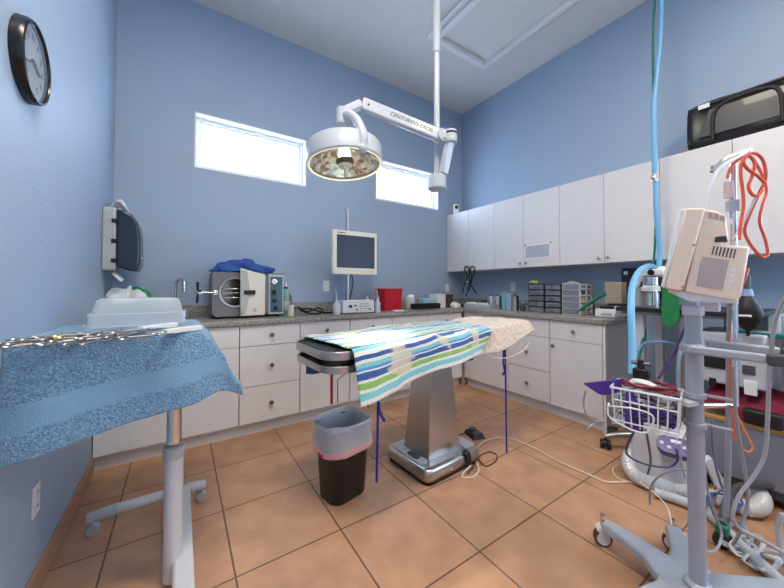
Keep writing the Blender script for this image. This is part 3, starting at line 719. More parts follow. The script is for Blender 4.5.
# ------------------------------------------------------------------ instrument table on the left
ITZ = .975
t_ = thing('instrument_table', 'white wheeled instrument table with chrome post at the left wall, under the blue towel', 'table', (-.1, 1.75, 0))
T_ = dict(parent=t_, world=True)
MB().box((-.435, 1.49, ITZ-.02), (.075, 2.06, ITZ)).build('tabletop', M_dsteel, bevel=.004, **T_)
pp = Vector((-.015, 1.55, 0))
MB().box((pp.x-.1, pp.y-.04, ITZ-.05), (pp.x+.06, pp.y+.3, ITZ-.02)).build('top_bracket', M_grey, **T_)
MB().cyl((pp.x, pp.y, .55), (pp.x, pp.y, ITZ-.05), .026, seg=20).build('chrome_post', M_chrome, **T_)
zc = at(173, 446, y=pp.y).z
MB().cyl((pp.x, pp.y, zc-.045), (pp.x, pp.y, zc), .038, seg=24).build('collar', M_grey, bevel=.004, **T_)
MB().cyl((pp.x, pp.y, .02), (pp.x, pp.y, zc-.044), .033, seg=24).build('outer_post', M_wmet, **T_)
lx, rx = at(88, 516, z=.085), at(206, 484, z=.085)
yb = (lx.y+rx.y)/2
MB().prism([(pp.x+.035+a, 0, .06+b_) for a, b_ in ((-.02,0),(.02,0),(.02,.05),(-.02,.05))], (0,0,0)) if 0 else None
MB().box((pp.x+.0, 1.2, .06), (pp.x+.07, yb, .105)).build('centre_beam', M_wmet, bevel=.012, **T_)
MB().tube([(lx.x+.11, yb, .085), (rx.x-.08, yb, .085)], .024, 12, squash=(1,1.1,1)).build('cross_leg', M_wmet, **T_)
MB().tube([(lx.x+.0, yb, .078), (lx.x+.115, yb, .086)], [.023,.027], 12).build('leg_cap', M_lgrey, **T_)
MB().tube([(rx.x-.085, yb, .086), (rx.x, yb, .078)], [.027,.023], 12).build('leg_cap', M_lgrey, **T_)
MB().tube([(lx.x+.05, 1.2, .085), (rx.x-.05, 1.2, .085)], .024, 12).build('cross_leg', M_wmet, **T_)
def caster(x, y, rad, parent, wm=M_grey, hood=M_wp, dx=0.012, ang=0, name='caster'):
    c_ = MB()
    ca, sa_ = math.cos(ang), math.sin(ang)
    for s_ in (-1, 1):
        a = Vector((x - sa_*s_*dx*2, y + ca*s_*dx*2, rad)); b_ = Vector((x - sa_*s_*dx*.5, y + ca*s_*dx*.5, rad)); c_.cyl(a, b_, rad, seg=18)
    o = c_.build(name, wm, parent, bevel=.003, world=True)
    h = MB().cyl((x, y, rad*1.2), (x, y, rad*2+.012), .009, seg=10)
    h.ball((x, y, rad*1.35), (rad*1.02, rad*.62 if ang == 0 else rad*.8, rad*.8), 14); h.build('caster_hood', hood, o, world=True)
    return o
for x, y in ((lx.x+.02, yb), (rx.x-.02, yb), (lx.x+.06, 1.2), (rx.x-.06, 1.2)): caster(x, y, .024, t_, hood=M_lgrey)
def btw(u, v):
    xe, ye = .07, 1.475
    oF = .395-.165*u; oR = .26
    x_ = -.4515 + u*(xe+.4515+oR); y_ = 2.09 - v*(2.09-ye+oF)
    s_ = max(0, x_-xe); t2 = max(0, ye-y_)
    dr = (s_**3+t2**3)**(1/3)
    x = min(x_, xe)+.58*s_+.012*math.sin(dr*20)*(s_ > 0); y = max(y_, ye)-.10*t2-.02*math.sin(x_*16+1)*min(1, t2*5)-(.10*s_ if t2 > 0 else 0)
    z = ITZ+.013-.90*dr+.003*fbm(x_*9, y_*9)
    if s_ > 0: z += .10*s_*math.sin(y_*9+2)
    if dr < .03 and (s_ > 0 or t2 > 0): z += .0
    return (x, y, z)
bt = MB().grid(btw, 90, 100).build('blue_towel', [M_btowel, M_bband], thick=.009, subsurf=1)
for p in bt.data.polygons:
    i = p.vertices[0]; v = (i % 101)/100
    if .80 < v < .90: p.material_index = 1
tag(bt, 'large blue terry towel covering the instrument table and hanging over its front', 'towel')
SZ = ITZ+.0195
# clear plastic bin, upside down
a_, b_ = at(85, 329.5, z=SZ), at(187, 323.5, z=SZ)
dv = b_-a_; rz_ = math.atan2(dv.y, dv.x); hx = dv.length/2; hb = .122
cc = (a_+b_)/2 + Vector((-math.sin(rz_), math.cos(rz_), 0))*.14
t_ = thing('plastic_bin', 'clear plastic bin turned upside down on the blue towel', 'bin', (max(cc.x, XL+hx+.018), cc.y, SZ+.002), rz_)
m = loft(MB(), [sec(hx, .14, .03, 0), sec(hx-.005, .135, .03, hb*.44), sec(hx-.012, .129, .03, hb*.47), sec(hx-.026, .116, .03, hb-.008), sec(hx-.034, .109, .03, hb)])
nn = 36; m.f.append([4*nn+k for k in range(nn)])
m.build('bin_body', mat('milky_clear_plastic', (.72,.78,.88), .25, alpha=.42), t_)
band_ = MB(); o_ = sec(hx+.008, .148, .03, .0); i_ = sec(hx+.008, .148, .03, .008); j_ = sec(hx-.002, .138, .03, .008)
loft(band_, [o_, i_, j_]).build('rim', M_clear, t_)
for s_ in (-1, 1): MB().cbox((s_*(hx-.004), 0, hb*.33), (.02,.08,.035)).build('handle_tab', M_clear, t_, bevel=.004)
# surgical instruments
def clamp(name, label, loc, rz, L=.15, curve=0, gold=False, open_=.06):
    t_ = thing(name, label, 'surgical instrument', loc, rz, 'surgical instruments laid out on the blue towel')
    for s_ in (-1, 1):
        m = MB(); e = s_*open_*L
        m.tube([(-L*.5, s_*.012+e*.9, .004), (-L*.1, s_*.005+e*.3, .004), (L*.12, 0, .004), (L*.3, -s_*.002, .004), (L*.5, -s_*.001+curve*.02, .003)], [.0024,.0026,.0036,.0028,.0014], 6, smooth=3)
        o = m.build('arm', M_inst, t_)
        r_ = MB(); cx_, cy_ = -L*.5-.012, s_*.014+e*.9
        r_.tube([(cx_+.013*math.cos(a*PI/7), cy_+.0095*math.sin(a*PI/7), .004) for a in range(15)], .0022, 6)
        r_.build('finger_ring', mat('gold_ring', (.7,.5,.2), .2, 1) if gold else M_inst, o)
    MB().cyl((L*.12, 0, .001), (L*.12, 0, .009), .0045, seg=10).build('joint_screw', M_inst, t_)
rnd.seed(11)
kinds = [('hemostat', 'steel haemostat with ring handles lying in the row of instruments on the blue towel'), ('surgical_scissors', 'steel scissors with ring handles lying in the row of instruments on the blue towel'), ('needle_holder', 'steel needle holder lying in the row of instruments on the blue towel')]
spots = [(20+i*8.2, 345-i*.55-(i % 3)*2.2) for i in range(16)]
for i, (px, py) in enumerate(spots):
    c = at(px+8, min(344, py), z=SZ+.002); c.z = SZ+.002+.004*(i % 3)
    if c.x < -.37: c.x = -.37+.01*(i % 3)
    k, lb = kinds[i % 3]
    lb = lb.replace('lying in the row of instruments on the blue towel', 'on the blue towel, %s from left in the row' % ['first','second','third','fourth','fifth','sixth','seventh','eighth','ninth','tenth','eleventh','twelfth','thirteenth','fourteenth','fifteenth','last'][i])
    clamp(k, lb, c, R(rnd.uniform(15, 60)) + (PI if i % 4 == 0 else 0), rnd.uniform(.13,.17), rnd.uniform(-.3,.3), open_=rnd.uniform(.02,.1))
c = at(95, 338, z=SZ); clamp('needle_holder', 'steel needle holder with golden rings, near the middle of the instruments', (c.x, c.y-.0, SZ+.012), R(25), .16, gold=True)
# long steel handled items and the two white packs
for lab, (x0,y0), (x1,y1), h in (('narrow white box lying on the blue towel against the clear bin', (128,333.5), (176,327), .016), ('narrow white box lying on the blue towel nearest its right edge', (152,336.5), (201,330), .016)):
    A, B = at(x0, y0, z=SZ), at(x1, y1, z=SZ); c = (A+B)/2; d = B-A
    t_ = thing('white_box', lab, 'box', (c.x, c.y, SZ+.001), math.atan2(d.y, d.x)); Lh = d.length/2
    MB().cbox((Lh*.22, 0, .010), (Lh*1.5, .03, .018)).build('box_body', M_wp, t_, bevel=.002)
    MB().cbox((-Lh*.82, 0, .007), (Lh*.5, .016, .008)).build('steel_tip', M_chrome, t_, bevel=.002)
    MB().cbox((Lh*.98, 0, .010), (.003,.024,.013)).build('end_label', M_lgrey, t_)
# ------------------------------------------------------------------ left end of the worktop
c = at(132, 296, y=3.05); t_ = thing('folded_surgical_pack', 'green and white crumpled cloth pack on the worktop behind the clear bin', 'cloth pack', (c.x, 3.02, CT))
def lump(rx_, ry_, rz_, sd, amp=.35):
    def f(u, v):
        a = 2*PI*u; th = PI/2*v; k = 1+amp*fbm(math.cos(a)*1.6+sd, math.sin(a)*1.6, v*2+sd)
        return (rx_*math.cos(a)*math.cos(th)*k, ry_*math.sin(a)*math.cos(th)*k, max(0.002, rz_*math.sin(th)*k))
    return f
MB().grid(lump(.15,.11,.225,3), 36, 14).build('green_cloth', M_green, t_)
def shell(f, s_): 
    return lambda u, v: tuple(Vector(f(.48+u*.45, .45+.55*v))*s_)
MB().grid(shell(lump(.15,.11,.225,3), 1.05), 24, 10).build('white_cloth', mat('white_cloth', (.70,.74,.76), .8), t_, thick=.004)
c = at(179, 300, y=3.12); t_ = thing('sink_faucet', 'chrome gooseneck tap at the left end of the worktop', 'faucet', (c.x-.02, 3.16, CT))
zt = at(178, 279, y=3.12).z - CT
MB().lathe([(.028,0),(.028,.01),(.018,.03),(.015,.05)], (0,0,0), 20, close=True).build('base', M_chrome, t_)
MB().tube([(0,0,.03),(0,0,zt-.06),(.01,-.02,zt-.02),(.03,-.06,zt),(.05,-.1,zt-.015),(.055,-.115,zt-.07)], .010, 12, smooth=5).build('spout', M_chrome, t_)
MB().tube([(.055,-.115,zt-.02),(.055,-.115,zt-.10)], .015, 12).build('spray_head', M_chrome, t_)
MB().tube([(.02,0,.05),(.07,-.02,.08)], .006, 8).build('lever', M_chrome, t_)
# ------------------------------------------------------------------ autoclave
ay = 2.93
xl_, xr_ = at(212.5, 300, y=ay).x, at(284, 300, y=ay).x; az = at(240, 272.5, y=ay).z-CT
t_ = thing('autoclave', 'grey steel tabletop autoclave with its door open, on the back worktop', 'autoclave', ((xl_+xr_)/2, ay+.17, CT))
Wd = (xr_-xl_)/2
cxh = -Wd+.17; ch = .018+az*.52; cr = .115
# body shell with a round opening
m = MB(); n = 40; fy = -.17
ring = [(cxh+cr*math.cos(2*PI*k/n), fy, ch+cr*math.sin(2*PI*k/n)) for k in range(n)]
def sq(k):
    a = 2*PI*k/n; dx_, dz_ = math.cos(a), math.sin(a)
    X0, X1, Z0, Z1 = -Wd, Wd-.14, .018, az
    t = min([(X1-cxh)/dx_ if dx_ > 1e-6 else 9, (X0-cxh)/dx_ if dx_ < -1e-6 else 9, (Z1-ch)/dz_ if dz_ > 1e-6 else 9, (Z0-ch)/dz_ if dz_ < -1e-6 else 9]); return (cxh+dx_*t, fy, ch+dz_*t)
sqs = [sq(k) for k in range(n)]
m.add(ring+sqs, [[k, (k+1) % n, n+(k+1) % n, n+k] for k in range(n)])
for (a, b2) in (((-Wd, fy, .018), (-Wd, .17, az)),): m.add([(-Wd,fy,.018),(-Wd,.17,.018),(-Wd,.17,az),(-Wd,fy,az)], [[0,1,2,3]])
m.add([(-Wd,fy,az),(Wd,fy,az),(Wd,.17,az),(-Wd,.17,az)], [[0,1,2,3]]); m.add([(-Wd,fy,.018),(Wd,fy,.018),(Wd,.17,.018),(-Wd,.17,.018)], [[0,1,2,3]])
m.add([(-Wd,.17,.018),(Wd,.17,.018),(Wd,.17,az),(-Wd,.17,az)], [[0,1,2,3]]); m.add([(Wd,fy,.018),(Wd,.17,.018),(Wd,.17,az),(Wd,fy,az)], [[0,1,2,3]])
m.add([(Wd-.14,fy,.018),(Wd,fy,.018),(Wd,fy,az),(Wd-.14,fy,az)], [[0,1,2,3]])
for c4 in ((-Wd,.018),(-Wd,az),(Wd-.14,.018),(Wd-.14,az)): pass
m.build('body', mat('grey_speckled_steel', (.20,.20,.215), .4, .3, vary=.15, vscale=60), t_, flat=True)
M_cham = mat('chamber_steel', (.35,.33,.33), .25, 1)
MB().lathe([(cr,-.002),(cr,.30),(0,.30)], (cxh, fy, ch), 40, (0,1,0)).build('chamber', M_cham, t_)
MB().lathe([(cr-.004,0),(cr-.002,.012),(cr+.008,.014),(cr+.009,.008),(cr+.009,0)], (cxh, fy, ch), 44, (0,-1,0)).build('gasket_ring', M_steel, t_)
for z in (-.045, -.005, .03): MB().cbox((cxh, fy+.12, ch+z), (.19 if z != .03 else .18,.2,.005)).build('tray', M_chrome, t_, bevel=.001)
# door swung open to the right, seen from its edge and face
dx0 = cxh+.03; 
dm = MB().prism([(dx0,fy-.05,.02),(dx0+.20,fy-.02,.02),(dx0+.20,fy-.02,az-.015),(dx0,fy-.05,az+.035)], (0,.022,0))
door = dm.build('door', M_cream, t_, bevel=.004)
pts = [(dx0+.002,fy-.053,az+.02),(dx0+.05,fy-.046,az+.015),(dx0+.075,fy-.043,az*.55),(dx0+.045,fy-.046,.04),(dx0+.002,fy-.053,.03)]
MB().prism(pts, (0,-.006,0)).build('door_plate', mat('grey_green_plate', (.42,.45,.42), .4), door, bevel=.002)
MB().cbox((dx0+.07, fy-.055, ch), (.09,.018,.035)).build('latch_block', M_black, door, bevel=.003)
MB().lathe([(.0,.003),(.014,.003),(.016,0)], (dx0+.115, fy-.04, .07), 16, (0,-1,0)).build('door_badge', M_lgrey, door)
# threaded bolt and three armed knob at left
MB().cyl((-Wd-.09, fy-.05, ch), (-Wd+.03, fy-.03, ch), .010, seg=14).build('closing_bolt', M_chrome, t_)
MB().cbox((-Wd+.02, fy-.012, ch), (.035,.024,.04)).build('bolt_bracket', M_chrome, t_, bevel=.003)
kb = MB().lathe([(.022,0),(.022,.03),(.01,.035),(0,.036)], (-Wd-.075, fy-.048, ch), 16, (-1,-.3,0)).build('closing_knob', M_chrome, t_)
for a in (105, 250, 10):
    MB().tube([Vector((-Wd-.10, fy-.055, ch)), Vector((-Wd-.10-.015*math.cos(R(a))+.0, fy-.055, ch))+Vector((.03*math.cos(R(a)), -.02 if a == 10 else 0, .085*math.sin(R(a))))], [.008,.011], 8).build('knob_arm', M_black, kb)
# control panel
cp = MB().cbox((Wd-.068, fy-.008, az*.51), (.128,.016,az-.035)).build('control_panel', M_lgrey, t_, bevel=.005)
MB().cbox((Wd-.068, fy-.0175, az*.51), (.104,.004,az-.07)).build('panel_face', mat('blue_grey_panel', (.07,.14,.19), .4), cp, bevel=.002)
for z in (.70,): 
    MB().lathe([(.026,0),(.026,.01),(.021,.012),(0,.012)], (Wd-.088, fy-.019, az*.80), 20, (0,-1,0)).build('pressure_gauge', M_chrome, cp)
    MB().lathe([(.019,.0125),(0,.0128)], (Wd-.088, fy-.019, az*.80), 20, (0,-1,0)).build('gauge_dial', M_paper, cp)
for z, x in ((.57,-.088),(.37,-.086),(.20,-.074)):
    MB().lathe([(.019,0),(.017,.016),(0,.018)], (Wd+x, fy-.019, az*z), 18, (0,-1,0)).build('dial_knob', M_black, cp)
MB().cbox((Wd-.04, fy-.02, az*.8), (.022,.006,.02)).build('green_switch', M_teal, cp, bevel=.002)
for x in (-Wd+.04, -.02, Wd-.05):
    for y in (-.14, .13): MB().cyl((x,y,0), (x,y,.018), .012, seg=12).build('foot', M_black, t_)
tp = Vector(t_.location)
def wrap(u, v):
    a = 2*PI*u; th = PI/2*v; k = 1+.25*fbm(math.cos(a)*2.2, math.sin(a)*2.2, v*2.5)+.12*math.sin(a*5+v*6)
    return (tp.x-.04+.235*math.cos(a)*math.cos(th)**.7*k, tp.y-.02+.135*math.sin(a)*math.cos(th)**.7*k, CT+az+.002+max(0,.085*math.sin(th)*(k+.15*math.sin(a*3)))+.012*abs(math.sin(a*6+v*7)))
tag(MB().grid(wrap, 60, 18).build('blue_drape', M_bluewrap, subsurf=1), 'crumpled dark blue surgical drape lying on top of the autoclave', 'cloth')
# spray bottle + cup beside the autoclave
c = at(285, 317, y=2.97)
t_ = thing('liquid_bottle', 'tall green bottle with blue cap and white nozzle beside the autoclave', 'bottle', (at(285.5,300,y=2.99).x+.005, 2.99, CT))
bt_h = at(285, 289, y=2.99).z-CT
MB().lathe([(0,0),(.033,0),(.035,.01),(.035,bt_h*.8),(.02,bt_h),(.013,bt_h+.005)], (0,0,0), 20).build('bottle_body', mat('green_translucent', (.25,.50,.42), .2, alpha=.85), t_)
MB().cyl((0,0,bt_h), (0,0,bt_h+.022), .018, seg=16).build('cap', mat('blue_cap', (.02,.06,.3), .4), t_)
MB().cyl((0,0,bt_h+.022), (0,0,bt_h+.065), .011, .005, seg=12).build('nozzle', M_wp, t_)
MB().lathe([(.0355,.05),(.0355,.13)], (0,0,0), 20).build('label', M_lgrey, t_)
x_ = at(290, 310, y=2.90).x
t_ = thing('paper_cup', 'small white cup standing in front of the green bottle', 'cup', (x_+.005, 2.88, CT))
MB().lathe([(0,0),(.026,0),(.029,.10),(.027,.10),(.024,.004),(0,.004)], (0,0,0), 20).build('cup_wall', M_cream, t_)
MB().lathe([(.029,.098),(.031,.101),(.027,.102)], (0,0,0), 20).build('rim', M_cream, t_)
tag(MB().tube([(at(289,300,y=3.05).x, 3.05, CT+.005),(at(289,300,y=3.05).x, 3.06, CT+.12),(at(290.5,300,y=3.05).x,3.06,CT+.19),(at(292,300,y=3.05).x,3.05,CT+.10)], [.003,.008,.012,.006], 8, smooth=4).build('steel_spatula', M_dsteel), 'dark metal spatula standing behind the green bottle', 'tool')
tag(MB().tube([at(293,309,y=3.0),at(300,308,y=3.1),at(308,312,y=2.98),at(318,308,y=3.1),at(324,312,y=2.98),at(312,314,y=2.9),at(300,310,y=3.0),at(310,309,y=3.1),at(326,313,y=2.93),at(336,311,y=2.97)], .008, 6, smooth=5).build('power_cable', M_black), 'thick black cables coiled on the worktop between autoclave and white monitor unit', 'cable')
cb = bpy.data.objects['power_cable']; cb.location.z = CT+.001
# ------------------------------------------------------------------ monitor on a pole
my = 2.85
t_ = thing('monitor', 'off white flat monitor with dark screen on a steel pole above the worktop', 'monitor', (at(350,300,y=my).x, my, CT))
T_ = dict(parent=t_, world=True)
xl_, xr_ = at(333.3, 250, y=my).x, at(377.3, 250, y=my).x; zt, zb2 = at(333.3, 229, y=my).z, at(333.3, 274, y=my).z
MB().box((xl_, my, zb2), (xr_, my+.05, zt)).build('bezel', M_cream, bevel=.006, seg=3, **T_)
MB().box((xl_+.04, my-.0015, zb2+.065), (xr_-.03, my+.002, zt-.045)).build('screen', mat('dark_screen', (.012,.018,.045), .32), **T_)
MB().cbox((xr_-.055, my-.003, zb2+.03), (.016,.006,.016)).build('power_button', M_grey, bevel=.003, **T_)
MB().box((xl_+.045, my-.001, zt-.028), (xl_+.13, my, zt-.02)).build('maker_strip', M_label, **T_)
xp = at(347.8, 300, y=my+.09).x; zp = at(349, 208, y=my+.09).z
MB().cyl((xp, my+.09, CT), (xp, my+.09, zp), .022, seg=18).build('pole', M_steel, **T_)
MB().lathe([(.07,0),(.07,.012),(.03,.02)], (xp, my+.09, CT), 24, close=True).build('pole_base', M_black, **T_)
MB().cbox((xp, my+.065, (zt+zb2)/2), (.09,.035,.11)).build('mount', M_dark, bevel=.004, **T_)
MB().tube([(xp+.03,my+.08,zb2+.02),(xp+.06,my+.08,zb2-.08),(xp+.03,my+.1,CT+.12),(xp+.05,my+.1,CT+.02)], .005, 6, smooth=5).build('cable', M_black, **T_)
# white control unit
t_ = thing('control_unit', 'white endoscope control unit with round dials below the monitor', 'medical device', (at(358,305,y=2.93).x, 2.93+.0, CT))
T_ = dict(parent=t_, world=True)
uy = 2.80; xl_, xr_ = at(343.5,305,y=uy).x, at(374.5,305,y=uy).x; zt = at(345,300.5,y=uy).z
MB().box((xl_, uy, CT+.008), (xr_, uy+.12, zt)).build('case', M_wp, bevel=.006, **T_)
hh = zt-CT
for fx, fz, r_ in ((.22,.55,.016),(.38,.6,.009),(.42,.3,.008),(.86,.3,.009)):
    MB().cyl((xl_+(xr_-xl_)*fx, uy, CT+hh*fz), (xl_+(xr_-xl_)*fx, uy-.012, CT+hh*fz), r_, seg=14).build('dial', M_dark, **T_)
for i in range(4):
    for j in range(3): MB().cbox((xl_+(xr_-xl_)*(.55+.08*i), uy-.002, CT+hh*(.35+.18*j)), (.01,.005,.008)).build('button', M_dark, **T_)
for x in (xl_+.02, xr_-.02): MB().cyl((x, uy+.03, CT), (x, uy+.03, CT+.009), .008, seg=8).build('foot', M_black, **T_)
# wash bottles
def wash(px, y, lab, h=.13, r_=.03, bend=True, m_=M_wp):
    c = at(px, 305, y=y); t_ = thing('wash_bottle', lab, 'bottle', (c.x, y, CT))
    MB().lathe([(0,0),(r_*.95,0),(r_,.006),(r_,h*.7),(r_*.5,h*.86),(r_*.45,h*.9)], (0,0,0), 18).build('bottle_body', m_, t_)
    MB().cyl((0,0,h*.88), (0,0,h), r_*.5, seg=14).build('cap', M_wp, t_)
    if bend: MB().tube([(0,0,h),(-.004,0,h+.05),(-.012,0,h+.10)], [.006,.004,.003], 8).build('spout', M_wp, t_)
    return t_
wash(337, 2.80, 'white wash bottle with long thin spout left of the control unit', .13, .036)
wash(367.5, 3.08, 'small white capped bottle standing behind the control unit', .16, .025, False)
w_ = wash(378, 2.80, 'white translucent bottle between the control unit and the red bucket', .14, .03, True, mat('translucent_white', (.7,.75,.78), .3, alpha=.85))
MB().tube([(.01,0,.12),(.014,0,.16)], .004, 6).build('tip', M_wp, w_)
# red bucket
rx = at(390.5, 300, y=3.0); t_ = thing('red_bucket', 'red plastic sharps bucket on the back worktop', 'bucket', (rx.x, 3.02, CT))
wt = (at(402, 300, y=3.0).x-at(379, 300, y=3.0).x)/2*.80; hb2 = at(390, 288.5, y=2.95).z-CT
m = loft(MB(), [sec(wt*.90,.085,.02,0), sec(wt*1.0,.1,.02,hb2-.012), sec(wt*1.03,.106,.02,hb2-.012), sec(wt*1.03,.106,.02,hb2), sec(wt*.96,.098,.02,hb2), sec(wt*.8,.08,.02,.004)])
m.f.append(list(range(35,-1,-1))); m.f.append([5*36+k for k in range(36)])
m.build('bucket_wall', M_red, t_, bevel=0)
tag(MB().box((rx.x-.07, 2.80, CT), (rx.x+.05, 2.86, CT+.014)).build('gauze_pad', M_paper, bevel=.005), 'flat white gauze pad lying in front of the red bucket', 'gauze')
# glass jar with cotton
c = at(410, 305, y=3.1); t_ = thing('cotton_jar', 'clear jar with white cotton balls on the back worktop right of the red bucket', 'jar', (c.x, 3.1, CT))
MB().lathe([(0,0),(.065,0),(.07,.01),(.075,.14),(.072,.14),(.066,.012),(0,.010)], (0,0,0), 26).build('jar_wall', M_clear, t_)
rnd.seed(4)
m = MB()
for i in range(16): a = rnd.uniform(0, 2*PI); q_ = rnd.uniform(0,.045); m.ball((q_*math.cos(a), q_*math.sin(a), rnd.uniform(.12,.155)), .02, 8)
m.build('cotton', M_paper, t_)
MB().lathe([(0,.011),(.064,.011),(.068,.11),(0,.115)], (0,0,0), 20).build('contents', M_lgrey, t_)
# black tray with blue glass and boxes
def cbx(name, lab, cat, x0, x1, yt, ypl, dep, m_, h=None, ax='y', zb=CT, bev=.004, **kw):
    """a box whose front stands on plane ax=ypl between photo columns x0..x1, top at photo row yt"""
    A = at(x0, 300, **{ax: ypl}); B = at(x1, 300, **{ax: ypl}); zt = h if h else at((x0+x1)/2, yt, **{ax: ypl}).z
    if ax == 'y': lo, hi = (A.x, ypl, zb), (B.x, ypl+dep, zt)
    else: lo, hi = (ypl, B.y, zb), (ypl+dep, A.y, zt)
    return lo, hi
def simple(name, lab, cat, *a, parts=None, **kw):
    m_ = a[5]; lo, hi = cbx(name, lab, cat, *a, **kw)
    return tag(MB().box(lo, hi).build(name, m_, bevel=.004), lab, cat)
simple('black_tray', 'flat black tray on the back worktop near the corner', 'tray', 417, 441, 303.5, 2.92, .22, M_black)
simple('blue_glove_box', 'pale blue tissue box lying on the flat black tray', 'box', 424, 440, 298.5, 2.98, .10, mat('pale_blue_card', (.32,.55,.66), .5), zb=at(430,303.5,y=2.92).z+.001)
simple('teal_bottle_cap', 'small teal cap sticking up behind the pale blue box', 'cap', 433, 438, 293.5, 3.20, .03, M_teal)
simple('white_carton', 'white upright carton in the inner corner of the worktop', 'carton', 438, 446, 294, 2.96, .16, M_wp)
simple('brown_topped_carton', 'white carton with a dark brown upper half in the inner corner', 'carton', 446, 453.5, 294.5, 3.0, .14, mat('brown_card', (.08,.045,.05), .6))
rnd.seed(8)
def crumple(lab, c, r3, m_, name='crumpled_plastic_bag', cat='plastic bag', sd=0, amp=.5):
    f = lump(*r3, sd, amp); t = MB().grid(lambda u, v: tuple(Vector(f(u, v))+Vector(c)), 30, 12).build(name, m_)
    return tag(t, lab, cat)
c = at(453, 305, x=2.98); crumple('small heap of clear wrapped packs in the inner corner of the worktop', (c.x, c.y, CT), (.10,.08,.07), M_paper, 'wrapped_packs', 'packs', 2)
t_ = thing('instrument_tray', 'low white tray of small packs on the right worktop below the hanging tubing', 'tray', (3.12, 2.85, CT))
lo, hi = cbx('', '', '', 464, 487, 303, 3.02, .18, None, ax='x')
MB().box(lo, (hi[0], hi[1], CT+.05)).build('tray_body', M_lgrey, t_, bevel=.005, world=True)
for k in range(4):
    y = lo[1]+.06+k*(hi[1]-lo[1]-.1)/3.3; MB().box((3.03, y-.035, CT+.05), (3.14, y+.035, CT+.062+.008*(k % 2))).build('white_pack', M_paper, t_, bevel=.003, world=True)
tag(MB().tube([(3.1, hi[1]-.02, CT+.02),(3.06,hi[1]+.06,CT+.03),(3.1,hi[1]+.12,CT+.012),(3.14,hi[1]+.05,CT+.012)], .011, 6, smooth=4).build('black_cable', M_black), 'black cable lying in the corner beside the low white tray', 'cable')
c = at(482, 303, x=3.16); t_ = thing('black_clip', 'black clip lying on the packs of the low white tray', 'clip', (3.12, lo[1]+.1, CT+.071))
MB().cbox((0,0,.012), (.05,.11,.02)).build('clip_body', M_black, t_, bevel=.006)
# steel canisters
def canister(px, x, r_, h, lab, m_=M_chrome, lid=M_black):
    c = at(px, 305, x=x); t_ = thing('steel_canister', lab, 'canister', (x, c.y, CT))
    MB().lathe([(0,0),(r_,0),(r_,h),(r_*.95,h)], (0,0,0), 24).build('canister_wall', m_, t_)
    MB().lathe([(r_*1.03,h-.004),(r_*1.03,h+.008),(r_*.3,h+.014),(0,h+.014)], (0,0,0), 24).build('lid', m_, t_)
    MB().ball((0,0,h+.02), .010, 8).build('lid_knob', lid, t_)
    return t_
canister(491.5, 3.13, .052, .15, 'wide steel canister on the right worktop, nearest the corner', M_chrome)
canister(498, 3.16, .052, .148, 'wide steel canister right next to the one nearest the corner', M_chrome)
simple('blue_carton', 'upright pale teal carton between the steel canisters', 'carton', 502, 506, 292, 3.10, .08, mat('pale_teal_card', (.25,.45,.50), .5), ax='x')
simple('blue_labelled_bottle', 'white and blue labelled bottle on the right worktop', 'bottle', 506.5, 510.5, 294, 3.06, .04, mat('blue_label', (.30,.45,.62), .4), ax='x')
canister(515, 3.12, .045, .155, 'tall dark steel canister just left of the drawer organisers', M_steel)
canister(509, 3.20, .045, .16, 'dark steel canister standing half behind the blue labelled bottle', M_dsteel)
c = at(523, 305, x=3.12); t_ = thing('small_bottle', 'small dark green bottle against the black drawer organiser', 'bottle', (3.12, c.y, CT))
MB().lathe([(0,0),(.028,0),(.03,.05),(.012,.075),(.012,.09),(0,.09)], (0,0,0), 16).build('bottle_body', mat('dark_green_glass', (.03,.08,.07), .2), t_)
MB().cyl((0,0,.088), (0,0,.10), .014, seg=12).build('cap', M_lgrey, t_)
